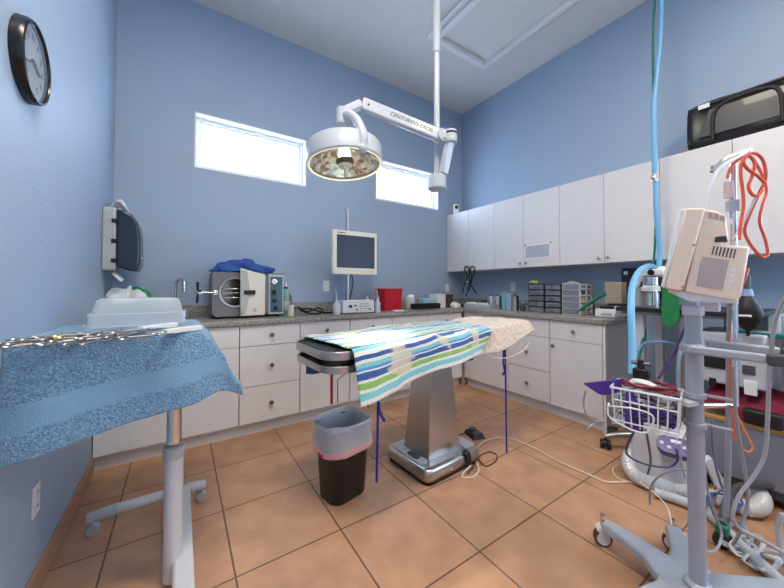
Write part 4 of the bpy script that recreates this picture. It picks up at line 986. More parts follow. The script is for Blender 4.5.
# drawer organisers
def organiser(lab, x0, x1, ytop, n, mf, md, dep=.24, side=False, contents=True, sd=0):
    x = 3.08; lo, hi = cbx('', '', '', x0, x1, ytop, x, dep, None, ax='x'); H_ = hi[2]-lo[2]
    t_ = thing('drawer_organiser', lab, 'organiser', (x+dep/2, (lo[1]+hi[1])/2, CT)); T_ = dict(parent=t_, world=True)
    m = MB(); e = .006
    if side:
        m.box((x,lo[1],lo[2]), (x+.02,lo[1]+e,hi[2])).box((x+dep*.48,lo[1],lo[2]), (x+dep*.55,lo[1]+e,hi[2])).box((x+dep-.02,lo[1],lo[2]), (x+dep,lo[1]+e,hi[2])).box((x,lo[1],hi[2]-.02), (x+dep,lo[1]+e,hi[2]))
        for k in range(n): m.box((x,lo[1],lo[2]+H_*k/n), (x+dep,lo[1]+e,lo[2]+H_*k/n+.012))
    else: m.box((x,lo[1],lo[2]), (x+dep,lo[1]+e,hi[2]))
    m.box((x,hi[1]-e,lo[2]), (x+dep,hi[1],hi[2])).box((x,lo[1],hi[2]-e), (x+dep,hi[1],hi[2])).box((x,lo[1],lo[2]), (x+dep,hi[1],lo[2]+e)).box((x+dep-e,lo[1],lo[2]), (x+dep,hi[1],hi[2]))
    for k in range(1, n): m.box((x,lo[1],lo[2]+H_*k/n-.003), (x+dep,hi[1],lo[2]+H_*k/n+.003))
    m.build('frame', mf, bevel=.001, **T_)
    rnd.seed(sd)
    for k in range(n):
        z0, z1 = lo[2]+H_*k/n+.005, lo[2]+H_*(k+1)/n-.007; y0, y1 = lo[1]+e+.002, hi[1]-e-.002
        d = MB().box((x-.004,y0,z0), (x+.012,y1,z1)).build('drawer', md, bevel=.002, **T_)
        MB().box((x-.02,(y0+y1)/2-.02,(z0+z1)/2-.003), (x-.003,(y0+y1)/2+.02,(z0+z1)/2+.003)).build('pull', md, d, bevel=.002, world=True)
        if contents:
            col = rnd.choice([M_paper, M_grey, M_lgrey, M_purple, M_cream]); MB().box((x+.016,y0+.01,z0+.002), (x+.15,y0+(y1-y0)*rnd.uniform(.4,.9),z1-.008)).build('contents', col, d, world=True)
    return t_
M_cd = mat('clear_drawer', (.26,.29,.36), .2, alpha=.5)
organiser('black framed drawer organiser with five drawers under the green plant ornament', 529, 544.5, 284, 5, M_black, M_cd, sd=1)
organiser('black framed drawer organiser with five drawers, touching the white one', 545, 561.5, 284, 5, M_black, M_cd, sd=2)
og = organiser('white framed drawer organiser with five drawers and clear side', 562.5, 580.5, 283.5, 5, M_wp, mat('milky_drawer', (.34,.36,.45), .25, alpha=.6), sd=5, side=True)
c = at(535, 283, x=3.15); t_ = thing('green_ornament', 'small yellow green leafy ornament on top of the first black organiser', 'ornament', (3.15, c.y, at(536,284,x=3.08).z))
m = MB(); rnd.seed(2)
for i in range(12): a = rnd.uniform(0,2*PI); q_ = rnd.uniform(0,.04); m.ball((q_*math.cos(a)*.7, q_*1.3*math.sin(a), .012+rnd.uniform(0,.022)), (.014,.02,.012), 8)
m.build('leaves', mat('yellow_green', (.30,.50,.04), .6), t_)
c = at(575, 282, x=3.18); crumple('thin grey pouch lying on top of the white drawer organiser', (3.2, at(573,283,x=3.2).y, at(571,283.5,x=3.08).z), (.04,.055,.02), M_grey, 'grey_pouch', 'pouch', 6)
# white scale at the end of the counter with jar and green straps
sy0, sy1 = at(628, 305, x=3.0).y, at(595, 305, x=3.0).y
sy0 = max(sy0, 1.17)
t_ = thing('tabletop_scale', 'white low device with a black plate at the open end of the right worktop', 'scale', (3.12, (sy0+sy1)/2, CT)); T_ = dict(parent=t_, world=True)
MB().box((3.0, sy0, CT+.004), (3.28, sy1, CT+.075)).build('base', M_wp, bevel=.008, **T_)
MB().box((2.999, sy1-.13, CT+.02), (3.0, sy1-.05, CT+.04)).build('display', M_grey, **T_)
for q_ in (0,1,2): MB().box((2.9985, sy1-.16-.02*q_, CT+.025), (3.0, sy1-.15-.02*q_, CT+.033)).build('button', M_dark, **T_)
MB().box((3.01, sy0+.005, CT+.075), (3.27, sy1-.03, CT+.10)).build('black_plate', M_black, bevel=.008, **T_)
lo, hi = cbx('', '', '', 605, 622, 282, 3.08, .1, None, ax='x')
t_ = thing('clear_box', 'clear box of yellowish swabs standing on the black plated white device', 'box', (3.13, (lo[1]+hi[1])/2, CT+.101))
MB().box((3.08, lo[1], CT+.12), (3.18, hi[1], hi[2])).build('box_wall', mat('brownish_clear', (.45,.40,.28), .3, alpha=.8), t_, bevel=.004, world=True)
MB().box((3.095, lo[1]+.015, CT+.101), (3.165, hi[1]-.015, CT+.12)).build('stand', M_dark, t_, world=True)
m = MB()
for k in range(7): yy = lo[1]+.01+(hi[1]-lo[1]-.02)*k/6; m.box((3.085, yy-.003, CT+.13), (3.1, yy+.003, hi[2]-.01))
m.build('swabs', mat('yellow_swab', (.62,.52,.28), .7), t_, world=True)
for lab, a0 in (('upper dark green rubber strap lying against the white device', 0), ('lower dark green rubber strap lying against the white device', 1)):
    pts = [(576,313),(584,307+a0),(592,301+a0*2),(600,295+a0*3),(604.5,292+a0*3.5),(606,296)]
    tag(MB().tube([at(x, y, x=2.96+.02*a0) for x, y in pts], .009, 8, smooth=4, squash=(.5,1,1)).build('green_strap', M_gband), lab, 'strap')
# ------------------------------------------------------------------ hoses hanging from the ceiling
HXY = at(656, 100, d=2.3)
hx_, hy_ = HXY.x, HXY.y
def hang(name, lab, pts, r, m_, cat='hose'):
    return tag(MB().tube(pts, r, 10, smooth=6).build(name, m_), lab, cat)
ph = lambda x, y, d=2.3: at(x, y, d=d)
topc = Vector((ph(663,-20).x, ph(663,-20).y, H))
t_ = thing('gas_drop', 'light blue and green gas hoses dropping from the ceiling to the anaesthesia machine', 'gas hoses', topc)
T_ = dict(parent=t_, world=True)
MB().cyl(topc+Vector((0,0,-.015)), topc, .07, seg=24).build('ceiling_plate', M_wmet, **T_)
MB().tube([topc, ph(661,30), ph(657,75), ph(654,110), ph(655,160), ph(654.5,176)], [.014,.012,.012,.016,.018,.014], 10, smooth=5).build('blue_hose', M_lblue, **T_)
MB().tube([ph(656,182), ph(657,215), ph(660,250), ph(659,270)], .017, 10, smooth=5).build('blue_hose', M_lblue, **T_)
MB().tube([topc+Vector((.01,.02,0)), ph(654,20,2.33), ph(653.5,60,2.33), ph(654,110,2.33), ph(655.5,150,2.33), ph(656.5,200,2.33), ph(655,250,2.33), ph(653,268,2.33)], .008, 8, smooth=5).build('green_hose', M_gband, **T_)
j = ph(654.5,178); MB().cyl(j+Vector((0,0,-.03)), j+Vector((0,0,.03)), .018, seg=14).ball(j+Vector((-.015,0,0)), .018, 10).build('coupling', M_chrome, **T_)
# ------------------------------------------------------------------ anaesthesia machine
t_ = thing('anaesthesia_machine', 'anaesthesia machine on a grey cabinet with black top shelf, against the right wall', 'anaesthesia machine', (2.85, .45, 0))
T_ = dict(parent=t_, world=True)
cx0 = 2.60
MB().box((cx0, -.35, .10), (3.25, .60, .40)).build('lower_cabinet', mat('grey_enamel', (.20,.22,.26), .35), bevel=.006, **T_)
MB().box((cx0-.005, -.36, .40), (3.26, .62, .425)).build('wood_shelf', M_wood, bevel=.003, **T_)
MB().box((cx0+.02, -.33, .05), (3.2, .57, .10)).build('plinth', M_dark, **T_)
for x in (cx0+.05, 3.18):
    for y in (-.3, .54): caster(x, y, .025, t_, M_black, M_dark)
MB().box((3.05, -.3, .425), (3.2, .55, 1.0)).build('back_board', M_lgrey, bevel=.004, **T_)
for y in (.86, .30): MB().box((3.0, y, 0.425 if y < .6 else .1), (3.04, y+.05, 1.0)).build('upright', M_wmet, bevel=.004, **T_)
# flowmeter / ventilator box with white panel
a_, b_ = at(692,345,x=2.62), at(766,408,x=2.62)
MB().box((2.66, b_.y, .60), (3.05, a_.y, .90)).build('ventilator_box', M_lgrey, bevel=.01, **T_)
for px, py, w_, h_, m_ in ((716,362,.10,.07,M_black),(749,370,.05,.05,M_dark),(751,388,.05,.08,M_wp),(713,382,.03,.05,M_black)):
    c = at(px, py, x=2.655); MB().cbox((2.655, c.y, c.z), (.012, w_, h_)).build('panel_fitting', m_, bevel=.003, **T_)
MB().lathe([(.03,0),(.03,.03),(.022,.035),(0,.035)], (2.66, at(716,362,x=2.65).y, .82), 20, (-1,0,0)).build('dial_knob', M_black, **T_)
# black top shelf
z_s = 1.0
MB().box((2.62, .33, z_s), (3.2, 1.02, z_s+.03)).build('black_shelf', M_black, bevel=.006, **T_)
MB().box((2.66, .36, z_s-.02), (3.15, 1.0, z_s)).build('shelf_tray', M_dsteel, **T_)
MB().box((2.70, .88, .10), (2.76, .93, 1.0)).build('front_upright', M_wmet, bevel=.004, **T_)
MB().cbox((2.72, 1.02, z_s+.018), (.022,.09,.02)).build('shelf_rail', M_chrome, bevel=.002, **T_)
# legs with black casters at the near left
P = at(613, 436, z=0); Q = at(606, 449, z=0)
for p_, lab in ((P, 0), (Q, 1)):
    q_ = Vector((2.9, .72, .12)); s0 = Vector((p_.x, p_.y, .09))
    MB().tube([s0, s0.lerp(q_, .3)+Vector((0,0,.02)), q_], [.02,.024,.028], 10, smooth=3).build('base_leg', M_steel, **T_)
    caster(p_.x, p_.y, .034, t_, M_black, M_black, ang=R(30), dx=.016)
MB().cyl((2.9,.72,.06), (2.9,.72,.2), .05, seg=20).build('base_hub', M_steel, **T_)
MB().cyl((2.9,.72,.2), (2.9,.72,.99), .022, seg=16).build('centre_post', M_steel, **T_)
# vaporiser and fittings standing on the shelf
c = at(653, 300, x=2.8); 
t2 = thing('vaporiser', 'chrome anaesthetic vaporiser with white manifold on the black shelf', 'vaporiser', (2.82, at(650,290,x=2.8).y, z_s+.03))
zt = at(650, 272, x=2.8).z - (z_s+.03)
MB().lathe([(0,0),(.05,0),(.05,zt*.4),(.042,zt*.42),(.042,zt*.6),(.048,zt*.62),(.048,zt*.85),(.03,zt*.9),(0,zt*.9)], (0,0,0), 24).build('vaporiser_body', M_chrome, t2)
MB().lathe([(.055,0),(.055,.03),(.04,.04),(0,.04)], (0,0,zt*.45), 24).build('dial', M_wp, t2)
MB().cyl((0,.075,0), (0,.075,zt*.55), .022, seg=16).build('sight_glass', M_grey, t2)
mf = MB().cbox((0, -.02, zt*.98), (.09,.13,.05)); mf.cyl((-.02,.05,zt*.95), (-.02,.09,zt*.55), .022); mf.ball((0,-.07,zt*1.0), .04, 12)
mf.build('white_manifold', M_wp, t2, bevel=.01, seg=3)
MB().cyl((-.05,-.02,zt*.98), (-.05-.01,-.02,zt*.98), .02, seg=14).build('gauge', M_black, t2)
MB().cyl((0,.03,zt*1.0), (0,.03,zt*1.0+.03), .02, seg=14).build('hose_port', M_wp, t2)
simple('dark_blue_box', 'tall dark blue box with a white square label behind the blue hose', 'box', 622, 634, 268, 3.29, .08, mat('dark_blue_plastic', (.012,.02,.06), .4), ax='x', zb=CT+.001)
bb = [o for o in bpy.data.objects if o.name.startswith('dark_blue_box')][0]
c = at(626, 273, x=3.288); MB().cbox((3.288, c.y, c.z), (.003,.03,.03)).build('label_patch', M_wp, bb, world=True)
lo, hi = cbx('', '', '', 641, 662, 269, 3.0, .15, None, ax='x', zb=z_s+.031)
t2 = thing('black_canister_box', 'black absorber box behind the chrome vaporiser on the black shelf', 'box', (3.07, (lo[1]+hi[1])/2, z_s+.031))
MB().box(lo, hi).build('box_body', M_black, t2, bevel=.008, world=True); MB().cbox((2.998, (lo[1]+hi[1])/2, hi[2]-.05), (.004,.06,.03)).build('face_plate', M_dark, t2, world=True)
# light blue corrugated hose curving from the manifold down to the cart
hang('blue_breathing_hose', 'light blue hose curving down from the white manifold to the wire basket', [at(658,270,d=2.32), at(650,266,d=2.25), at(640,271,d=2.1), at(633,286,d=1.95), at(631.5,310,d=1.85), at(632.5,340,d=1.8), at(632.5,374,d=1.75)], .0185, M_lblue)
hang('green_supply_hose', 'thin green hose hanging below the black shelf next to the white upright', [at(640,306,d=2.35), at(644,312,d=2.3), at(645,330,d=2.25), at(641,350,d=2.2), at(637,365,d=2.15)], .010, M_gband)
hang('pale_blue_hose', 'pale blue hose running behind the cart post from upright to grey box', [at(638,352,d=2.2), at(644,344,d=2.2), at(656,341.5,d=2.15), at(672,343,d=2.1), at(690,347,d=2.05)], .009, mat('pale_blue_hose', (.22,.42,.68), .4))
hang('clear_hose', 'translucent pale hose arching beside the grey post', [at(700,296,d=2.0), at(694,318,d=2.0), at(684,342,d=2.0), at(679,362,d=2.0), at(679,395,d=2.0)], .011, mat('translucent_grey_blue', (.32,.44,.60), .3, alpha=.8))
# green strap / sleeve
def gs(u, v):
    w_ = .5*(1 if v < .75 else max(.05, 1-((v-.75)/.25)**1.6)); p = at(662+9+(u-.5)*18*2*w_, 284+46*v, x=2.60); return p + Vector((.006*math.sin(u*9+v*6), 0, 0))
tag(MB().grid(gs, 10, 20).build('green_sleeve', M_green, thick=.006), 'green cloth sleeve with pointed end hanging in front of the black shelf', 'cloth')
# black reservoir bag
c = at(748, 314, d=1.75); t2 = thing('reservoir_bag', 'black rubber reservoir bag hanging in front of the blue wall', 'breathing bag', c)
k_ = 1.75/FPX
MB().lathe([(.006,-22*k_),(.010,-17*k_),(.03,-13*k_),(10*k_,-3*k_),(10.6*k_,3*k_),(9*k_,10*k_),(5*k_,16*k_),(4*k_,19*k_),(0,20*k_)], (0,0,0), 28).build('bag', mat('black_rubber', (.010,.010,.012), .5), t2)
MB().cyl((0,0,18*k_), (0,0,25*k_), 4.6*k_, 3.6*k_, seg=18).build('neck_collar', mat('pale_blue_plastic', (.22,.35,.55), .4), t2)
MB().tube([(0,0,24*k_), (.0,0,30*k_), (.02,-.0,38*k_)], .014, 10).build('elbow_tube', M_dark, t2)
MB().cyl(Vector(at(735,315.5,d=1.70))-c, Vector(at(751,316,d=1.62))-c, .006, seg=10).build('white_lever', M_wp, t2)
# teal tray shelf at the right
t2 = thing('teal_tray', 'teal plastic tray on the right wall side below the black bag', 'tray', (3.0, .42, .93))
a_, b_ = at(737, 333, x=2.75), at(784, 338, x=2.75)
m = MB(); y1_, y0_ = a_.y, -.2; z_ = at(760,337,x=2.75).z
m.box((2.75, y0_, z_), (3.15, y1_, z_+.008)).box((2.75,y0_,z_), (2.758,y1_,z_+.025)).box((3.142,y0_,z_), (3.15,y1_,z_+.05)).box((2.75,y1_-.008,z_), (3.15,y1_,z_+.045)).box((2.75,y0_,z_), (3.15,y0_+.008,z_+.045))
m.build('tray_body', M_teal, t2, bevel=.003, world=True)
MB().box((2.9,y0_,z_-.03), (3.14,y1_-.02,z_)).build('bracket', M_lgrey, t2, world=True)
# crimson cloth and black pouch on the wood shelf
def crim(u, v):
    x = 2.61+.30*v; y = .56-.9*u; p = .475+.04*math.sin(u*7+1)+.03*fbm(u*6, v*5)
    z = p+.09*v-.0 ; 
    if v < .35: z = p-.07*(1-v/.35)*(.6+.5*math.sin(u*9)); x = 2.60+.1*v
    return (x, y, max(z, .434))
tag(MB().grid(crim, 40, 16).build('crimson_cloth', M_crimson, thick=.012, subsurf=1), 'crimson cloth heaped on the wooden shelf of the anaesthesia machine', 'cloth')
c = at(762, 419, x=2.56); tag(MB().cbox((2.60, c.y, .467), (.06,.14,.08)).build('black_pouch', M_black, bevel=.012, seg=3), 'black pouch on the wooden shelf below the crimson cloth', 'pouch')
# forced air warming unit on the floor
w0 = at(668, 492, z=0); t2 = thing('air_warmer', 'white rounded warming blower with purple control panel, on the floor behind the wheeled stand', 'air warmer', (w0.x+.14, w0.y+.04, 0), R(-12))
def wu(u, v):
    a = 2*PI*u; e = .55; ca = abs(math.cos(a))**e*(1 if math.cos(a) > 0 else -1); sa_ = abs(math.sin(a))**e*(1 if math.sin(a) > 0 else -1)
    k = [1.0,1.0,.96,.84,.6,0][min(5, int(v*5))]; k2 = [1.0,1.0,.96,.84,.6,0][min(5, int(v*5)+1)]; f = v*5-int(v*5) if v < 1 else 0; kk = k*(1-f)+k2*f
    zz = [0,.10,.22,.29,.325,.33]; z = zz[min(5,int(v*5))]*(1-f)+zz[min(5,int(v*5)+1)]*f
    return (.16*ca*kk+.05*z, .15*sa_*kk, .02+z)
m = MB().grid(wu, 40, 15); m.build('blower_body', M_wmet, t2)
bpy.context.view_layer.update()
_d = (at(677,446,z=.29)-Vector((0,0,CAMZ))).dot(Vector((math.sin(YAW), math.cos(YAW), 0)))
Pp = t2.matrix_world.inverted() @ at(677, 446, d=_d-.05)
nz_ = Vector((-.62,-.30,.72)).normalized(); yy_ = Vector((0,0,1)).cross(nz_).normalized(); xx_ = yy_.cross(nz_)
Mx = Matrix((xx_, yy_, nz_)).transposed().to_4x4(); Mx.translation = Pp
cp = MB().prism([(x,y,0) for x,y in rrect(.05,.085,.045)], (0,0,-.05)); cp.v = [Mx @ p for p in cp.v]
cpo = cp.build('control_panel', mat('purple_panel', (.05,.03,.22), .3), t2, bevel=.003)
for k in range(5):
    q_ = MB().cyl((.02*math.sin(k*2.1), -.062+.031*k, -.002), (.02*math.sin(k*2.1), -.062+.031*k, .003), .009, seg=12); q_.v = [Mx @ p for p in q_.v]; q_.build('panel_button', M_lgrey, cpo)
q_ = MB().cbox((-.022,0,.001), (.016,.05,.004)); q_.v = [Mx @ p for p in q_.v]; q_.build('display', M_wp, cpo)
for x in (-.11, .11):
    for y in (-.1, .1): MB().cyl((x,y,0), (x,y,.022), .016, seg=12).build('foot', M_black, t2)
# corrugated white hoses
def corr(name, lab, pts, r, m_, per=.016):
    # ribbed hose: radius changes along the length
    P = [Vector(p) for p in pts]; Q = []; n = len(P)
    for i in range(n-1):
        p0, p1, p2, p3 = P[max(i-1,0)], P[i], P[i+1], P[min(i+2,n-1)]
        for k in range(24):
            t = k/24; Q.append(.5*((2*p1)+(p2-p0)*t+(2*p0-5*p1+4*p2-p3)*t*t+(3*p1-p0-3*p2+p3)*t**3))
    Q.append(P[-1]); D = [0]
    for a, b2 in zip(Q, Q[1:]): D.append(D[-1]+(b2-a).length)
    L = D[-1]; N_ = int(L/per*2); out = []; k = 0
    for i in range(N_+1):
        d = L*i/N_
        while k < len(D)-2 and D[k+1] < d: k += 1
        f = (d-D[k])/max(1e-9, D[k+1]-D[k]); out.append(Q[k].lerp(Q[k+1], f))
    return tag(MB().tube(out, [r*(1 if i % 2 else .90) for i in range(len(out))], 16).build(name, m_), lab, 'hose')
hz = .055
corr('corrugated_hose', 'thick white corrugated hose curling round the blower and along the floor', [at(655,450,d=2.05), at(643,446,z=.16), at(633,452,z=.11), at(629,464,z=.07), at(636,476,z=.045), at(655,484,z=.042), at(680,489,z=.042), at(710,496,z=.042), at(740,506,z=.042), at(757,508,z=.05), at(762,499,z=.06), at(752,484,z=.07), at(735,469,z=.08), at(718,456,z=.10), at(704,448,z=.13)], .040, M_wmet)
tag(MB().tube([at(655,492,z=.03), at(680,500,z=.03), at(708,512,z=.03), at(735,540,z=.03), at(770,572,z=.03), at(800,600,z=.03)], .024, 12, smooth=6).build('white_drain_hose', M_lgrey), 'smooth whitish hose lying diagonally over the floor to the bottom right corner', 'hose')
tag(MB().tube([at(720,535,z=.02), at(745,540,z=.02), at(765,555,z=.02), at(800,565,z=.02)], .010, 8, smooth=6).build('white_tube', M_wmet), 'white tube on the floor between the smooth hose and the grey cabinet', 'tube')
tag(MB().tube([at(790,518,d=1.25), at(782,516,d=1.27), at(779,524,d=1.3), at(780,545,d=1.3), at(784,556,d=1.3), at(792,570,d=1.28)], .011, 8, smooth=6).build('white_tube', M_wmet), 'white bent tube at the bottom right corner of the picture', 'tube')
# ------------------------------------------------------------------ vital signs monitor on wheeled stand
_p = at(696, 450, d=1.15); sx, sy = _p.x, _p.y
M_stand = mat('blue_grey_enamel', (.36,.39,.45), .35, coat=.2)
t_ = thing('monitor_stand', 'grey white wheeled stand with column, wire basket and handle rails, at the right', 'stand', (sx, sy, 0))
T_ = dict(parent=t_, world=True)
MB().cyl((sx, sy, .10), (sx, sy, 1.10), .0245, seg=28).build('column', M_stand, **T_)
MB().lathe([(.04,0),(.04,.008),(.025,.018)], (sx, sy, .10), 24).build('column_collar', M_stand, **T_)
# five legged cast base
tips = [at(603,545,z=0), at(673,550,z=0), at(806,592,z=.1), Vector((sx-.05, sy-.36, 0)), at(634,604,z=.1)]
m = MB()
for k, p_ in enumerate(tips):
    p_ = Vector((p_.x, p_.y, 0)); d = (p_-Vector((sx,sy,0))); L = d.length; d.normalize(); s_ = Vector((-d.y, d.x, 0)); c = Vector((sx, sy, 0))
    pr = [(0,.085,.095),(.10,.07,.10),(L*.45,.045,.115),(L*.75,.034,.12),(L-.01,.028,.115)]
    secs = []
    for t, w_, zt in pr:
        o = c + d*t; secs.append([o-s_*w_+Vector((0,0,zt-.038)), o-s_*w_+Vector((0,0,zt-.008)), o-s_*w_*.8+Vector((0,0,zt)), o+s_*w_*.8+Vector((0,0,zt)), o+s_*w_+Vector((0,0,zt-.008)), o+s_*w_+Vector((0,0,zt-.038))])
    b0 = len(m.v); loft(m, secs); m.f.append([b0+q for q in range(6)]); m.f.append([b0+24+q for q in range(6)])
m.build('five_leg_base', M_stand, bevel=.004, **T_)
M_tyre = mat('brown_tyre', (.11,.05,.04), .5)
for k, p_ in enumerate(tips):
    r_ = .037; ang = [R(-50), R(-80), R(20), R(100), R(10)][k]; ca, sa_ = math.cos(ang), math.sin(ang)
    ax_ = Vector((-sa_, ca, 0)); c = Vector((p_.x, p_.y, r_))
    o = MB().lathe([(r_*.75,-.016),(r_*.95,-.014),(r_,-.007),(r_,.007),(r_*.95,.014),(r_*.75,.016)], c, 28, ax_, close=True).build('caster', M_tyre, **T_)
    MB().lathe([(0,-.019),(r_*.72,-.018),(r_*.74,-.01),(r_*.74,.01),(r_*.72,.018),(0,.019)], c, 24, ax_).build('wheel_disc', M_wp, o, world=True)
    q_ = MB(); pts = []
    for s_ in (-1, 1): q_.prism([c+ax_*s_*.019+Vector((ca*a*r_, sa_*a*r_, b_*r_)) for a, b_ in ((-.35,.45),(.5,.4),(1.1,.7),(.95,1.15),(.2,1.4),(-.7,1.0))], ax_*s_*.004)
    q_.prism([c-ax_*.02+Vector((ca*a*r_, sa_*a*r_, b_*r_)) for a, b_ in ((1.15,.7),(.95,1.15),(.2,1.4),(-.7,1.0),(-.6,1.15),(.2,1.55),(1.1,1.3),(1.3,.7))], ax_*.04)
    q_.build('fork', M_wp, o, world=True)
    MB().cyl(c+Vector((0,0,r_*1.3)), c+Vector((0,0,.10)), .009, seg=10).build('stem', M_chrome, o, world=True)
# rail clamps and handle rails
A = at(688, 349, d=1.12)
MB().cbox((sx, sy+.005, A.z), (.06,.06,.03)).build('rail_clamp', M_stand, bevel=.008, **T_)
ra = [at(688,349,d=1.13), at(767,359,d=1.0)]
rb = [at(703,343,d=1.21), at(781,352,d=1.09)]
for k, (a, b2) in enumerate((ra, rb)):
    o = bar(MB(), a, b2, .022, .030).build('handle_rail', M_stand, bevel=.008, seg=3, **T_)
    e = b2 + (b2-a).normalized()*.10; bar(MB(), b2, e, .026, .038).build('grip', M_dark, o, bevel=.008, seg=3, world=True)
bar(MB(), ra[0], rb[0], .03, .03).build('rail_crosspiece', M_stand, bevel=.006, **T_)
for z in (at(690,395,d=1.15).z, at(690,424,d=1.15).z):
    m = MB().cyl((sx, sy, z-.008), (sx, sy, z+.008), .032, seg=24); m.cyl((sx+.02, sy-.0, z), (sx+.03, sy-.09, z), .006, seg=8); m.build('clamp_band', M_stand, **T_)
# wire basket
B_ = dict(tl=at(611,387,d=1.22), tr=at(681,400,d=1.08), bl=at(612,425,d=1.24), br=at(683,440,d=1.08))
zT = (B_['tl'].z+B_['tr'].z)/2; 
bk0 = Vector((B_['tl'].x, B_['tl'].y)); bk1 = Vector((B_['tr'].x, B_['tr'].y))
zT = B_['tr'].z; zB = at(681,440,d=1.08).z
dirv = (bk1-bk0).normalized(); Lb = (bk1-bk0).length; perp = Vector((dirv.y, -dirv.x)); 
if perp.x < 0: perp = -perp
Wb = .145
def bp_(u, v, z): q = bk0+dirv*(u*Lb)+perp*(v*Wb); return Vector((q.x, q.y, z))
M_wire = mat('white_wire', (.75,.75,.78), .35)
o = None
m = MB()
m.tube([bp_(0,0,zT),bp_(1,0,zT),bp_(1,1,zT+.0),bp_(0,1,zT),bp_(0,0,zT)], .0045, 8)
m.build('basket_rim', M_wire, **T_)
m = MB(); e = .06
for z in (zT-(zT-zB)*.33, zT-(zT-zB)*.9): m.tube([bp_(.03,.03,z),bp_(.97,.03,z),bp_(.97,.97,z),bp_(.03,.97,z),bp_(.03,.03,z)], .003, 6)
n = 7
for i in range(n+1):
    u = .02+.96*i/n; m.tube([bp_(u,0,zT),bp_(.04+u*.92,.05,zB),bp_(.04+u*.92,.95,zB),bp_(u,1,zT)], .0026, 6)
for i in range(1, 4):
    v = i/4; m.tube([bp_(0,v,zT),bp_(.05,v,zB),bp_(.95,v,zB),bp_(1,v,zT)], .0026, 6)
m.build('basket_wires', M_wire, **T_)
m = MB()
m.tube([bp_(-.02,-.02,zT-.06),bp_(-.03,-.06,zT-.07),bp_(.1,-.10,zT-.065),bp_(.38,-.08,zT-.06),bp_(.62,-.06,zT-.07),bp_(.62,-.06,zB+.03),bp_(.5,-.07,zB-.004),bp_(.2,-.12,zB+.006),bp_(-.03,-.08,zB+.03),bp_(-.02,-.02,zT-.06)], .0035, 6, smooth=4)
m.build('side_holder_wire', M_wire, **T_)
bar(MB(), bp_(1,.5,zT-.03), Vector((sx, sy, zT-.03)), .04, .015).build('basket_bracket', M_wmet, **T_)
# things in the basket
tag(MB().tube([bp_(.30,.5,zT+.0), bp_(.34,.5,zT+.02), bp_(.5,.45,zT+.022), bp_(.62,.4,zT+.012)], .018, 10, smooth=4, squash=(1,1,.6)).build('hose_clip', M_wp), 'white plastic connector lying on top of the cable heap in the basket', 'connector')
c = bp_(.42,.6,zT+.03); t2 = thing('black_clamp', 'black clamp standing upright on the wire basket', 'clamp', c)
MB().cbox((0,0,.02), (.03,.05,.04)).build('clamp_jaw', M_black, t2, bevel=.005); MB().cbox((0,-.0,.055), (.02,.02,.04)).build('clamp_stem', M_black, t2, bevel=.003); MB().cyl((0,-.03,.06), (0,.03,.06), .008).build('clamp_screw', M_dsteel, t2)
def pur(u, v):
    if u < .45:
        k = u/.45; p = at(584+44*k, 383-5*k+(1+13*min(1,k*2.6))*v-4*v*max(0,k-.4), d=1.30-.06*k); return p + Vector((0,0,-.006*v*k))
    k = (u-.45)/.55; a = at(628, 379+11*v*.9, d=1.24); b2 = bp_(.20+.28*v, .16, zT+.005-k*.16); return a.lerp(b2, min(1, k*1.6)) if k < .62 else Vector((b2.x, b2.y, b2.z))
tag(MB().grid(pur, 26, 10).build('purple_cuff', M_purple, thick=.005, subsurf=1), 'purple blood pressure cuff spilling out of the wire basket', 'cuff')
tag(MB().grid(lambda u, v: bp_(.45+.45*u, .3+.5*v, zB+.02+.06*math.sin(PI*u)*math.sin(PI*v)*(1+.4*math.sin(9*u))), 16, 12).build('purple_cuff', M_purple, thick=.012), 'dark purple cuff rolled up at the bottom of the wire basket', 'cuff')
rnd.seed(21)
M_rcab = mat('maroon_cable', (.25,.03,.05), .4); M_pcab = mat('dark_purple_cable', (.07,.03,.16), .4)
labs = ['maroon cable looped over the left rim of the basket', 'maroon cable looped along the top of the basket heap', 'maroon cable looped towards the column side of the basket', 'grey cable bundle inside the wire basket', 'dark purple cable coiled low in the wire basket', 'dark purple cable crossing the middle of the basket', 'grey cable trailing over the back rim of the basket', 'dark cable pressed against the front wires of the basket']
for k in range(8):
    m_ = [M_rcab, M_rcab, M_rcab, M_gcable, M_pcab, M_pcab, M_gcable, M_black][k]
    z0 = zT+.012 if k < 3 else (zT+.005 if k == 6 else rnd.uniform(zB+.03, zT-.03)); pts = []
    ph0 = rnd.uniform(0, 6)
    for i in range(14):
        a = ph0+i*PI/3.3; u = .52+(.38+.06*math.sin(i*1.7))*math.cos(a); v = .5+(.36+.08*math.sin(i*2.3+k))*math.sin(a); pts.append(bp_(u, v, z0+rnd.uniform(-.01,.012)))
    tag(MB().tube(pts, .0042 if k != 4 else .006, 6, smooth=5).build('monitor_cable', m_), labs[k], 'cable')
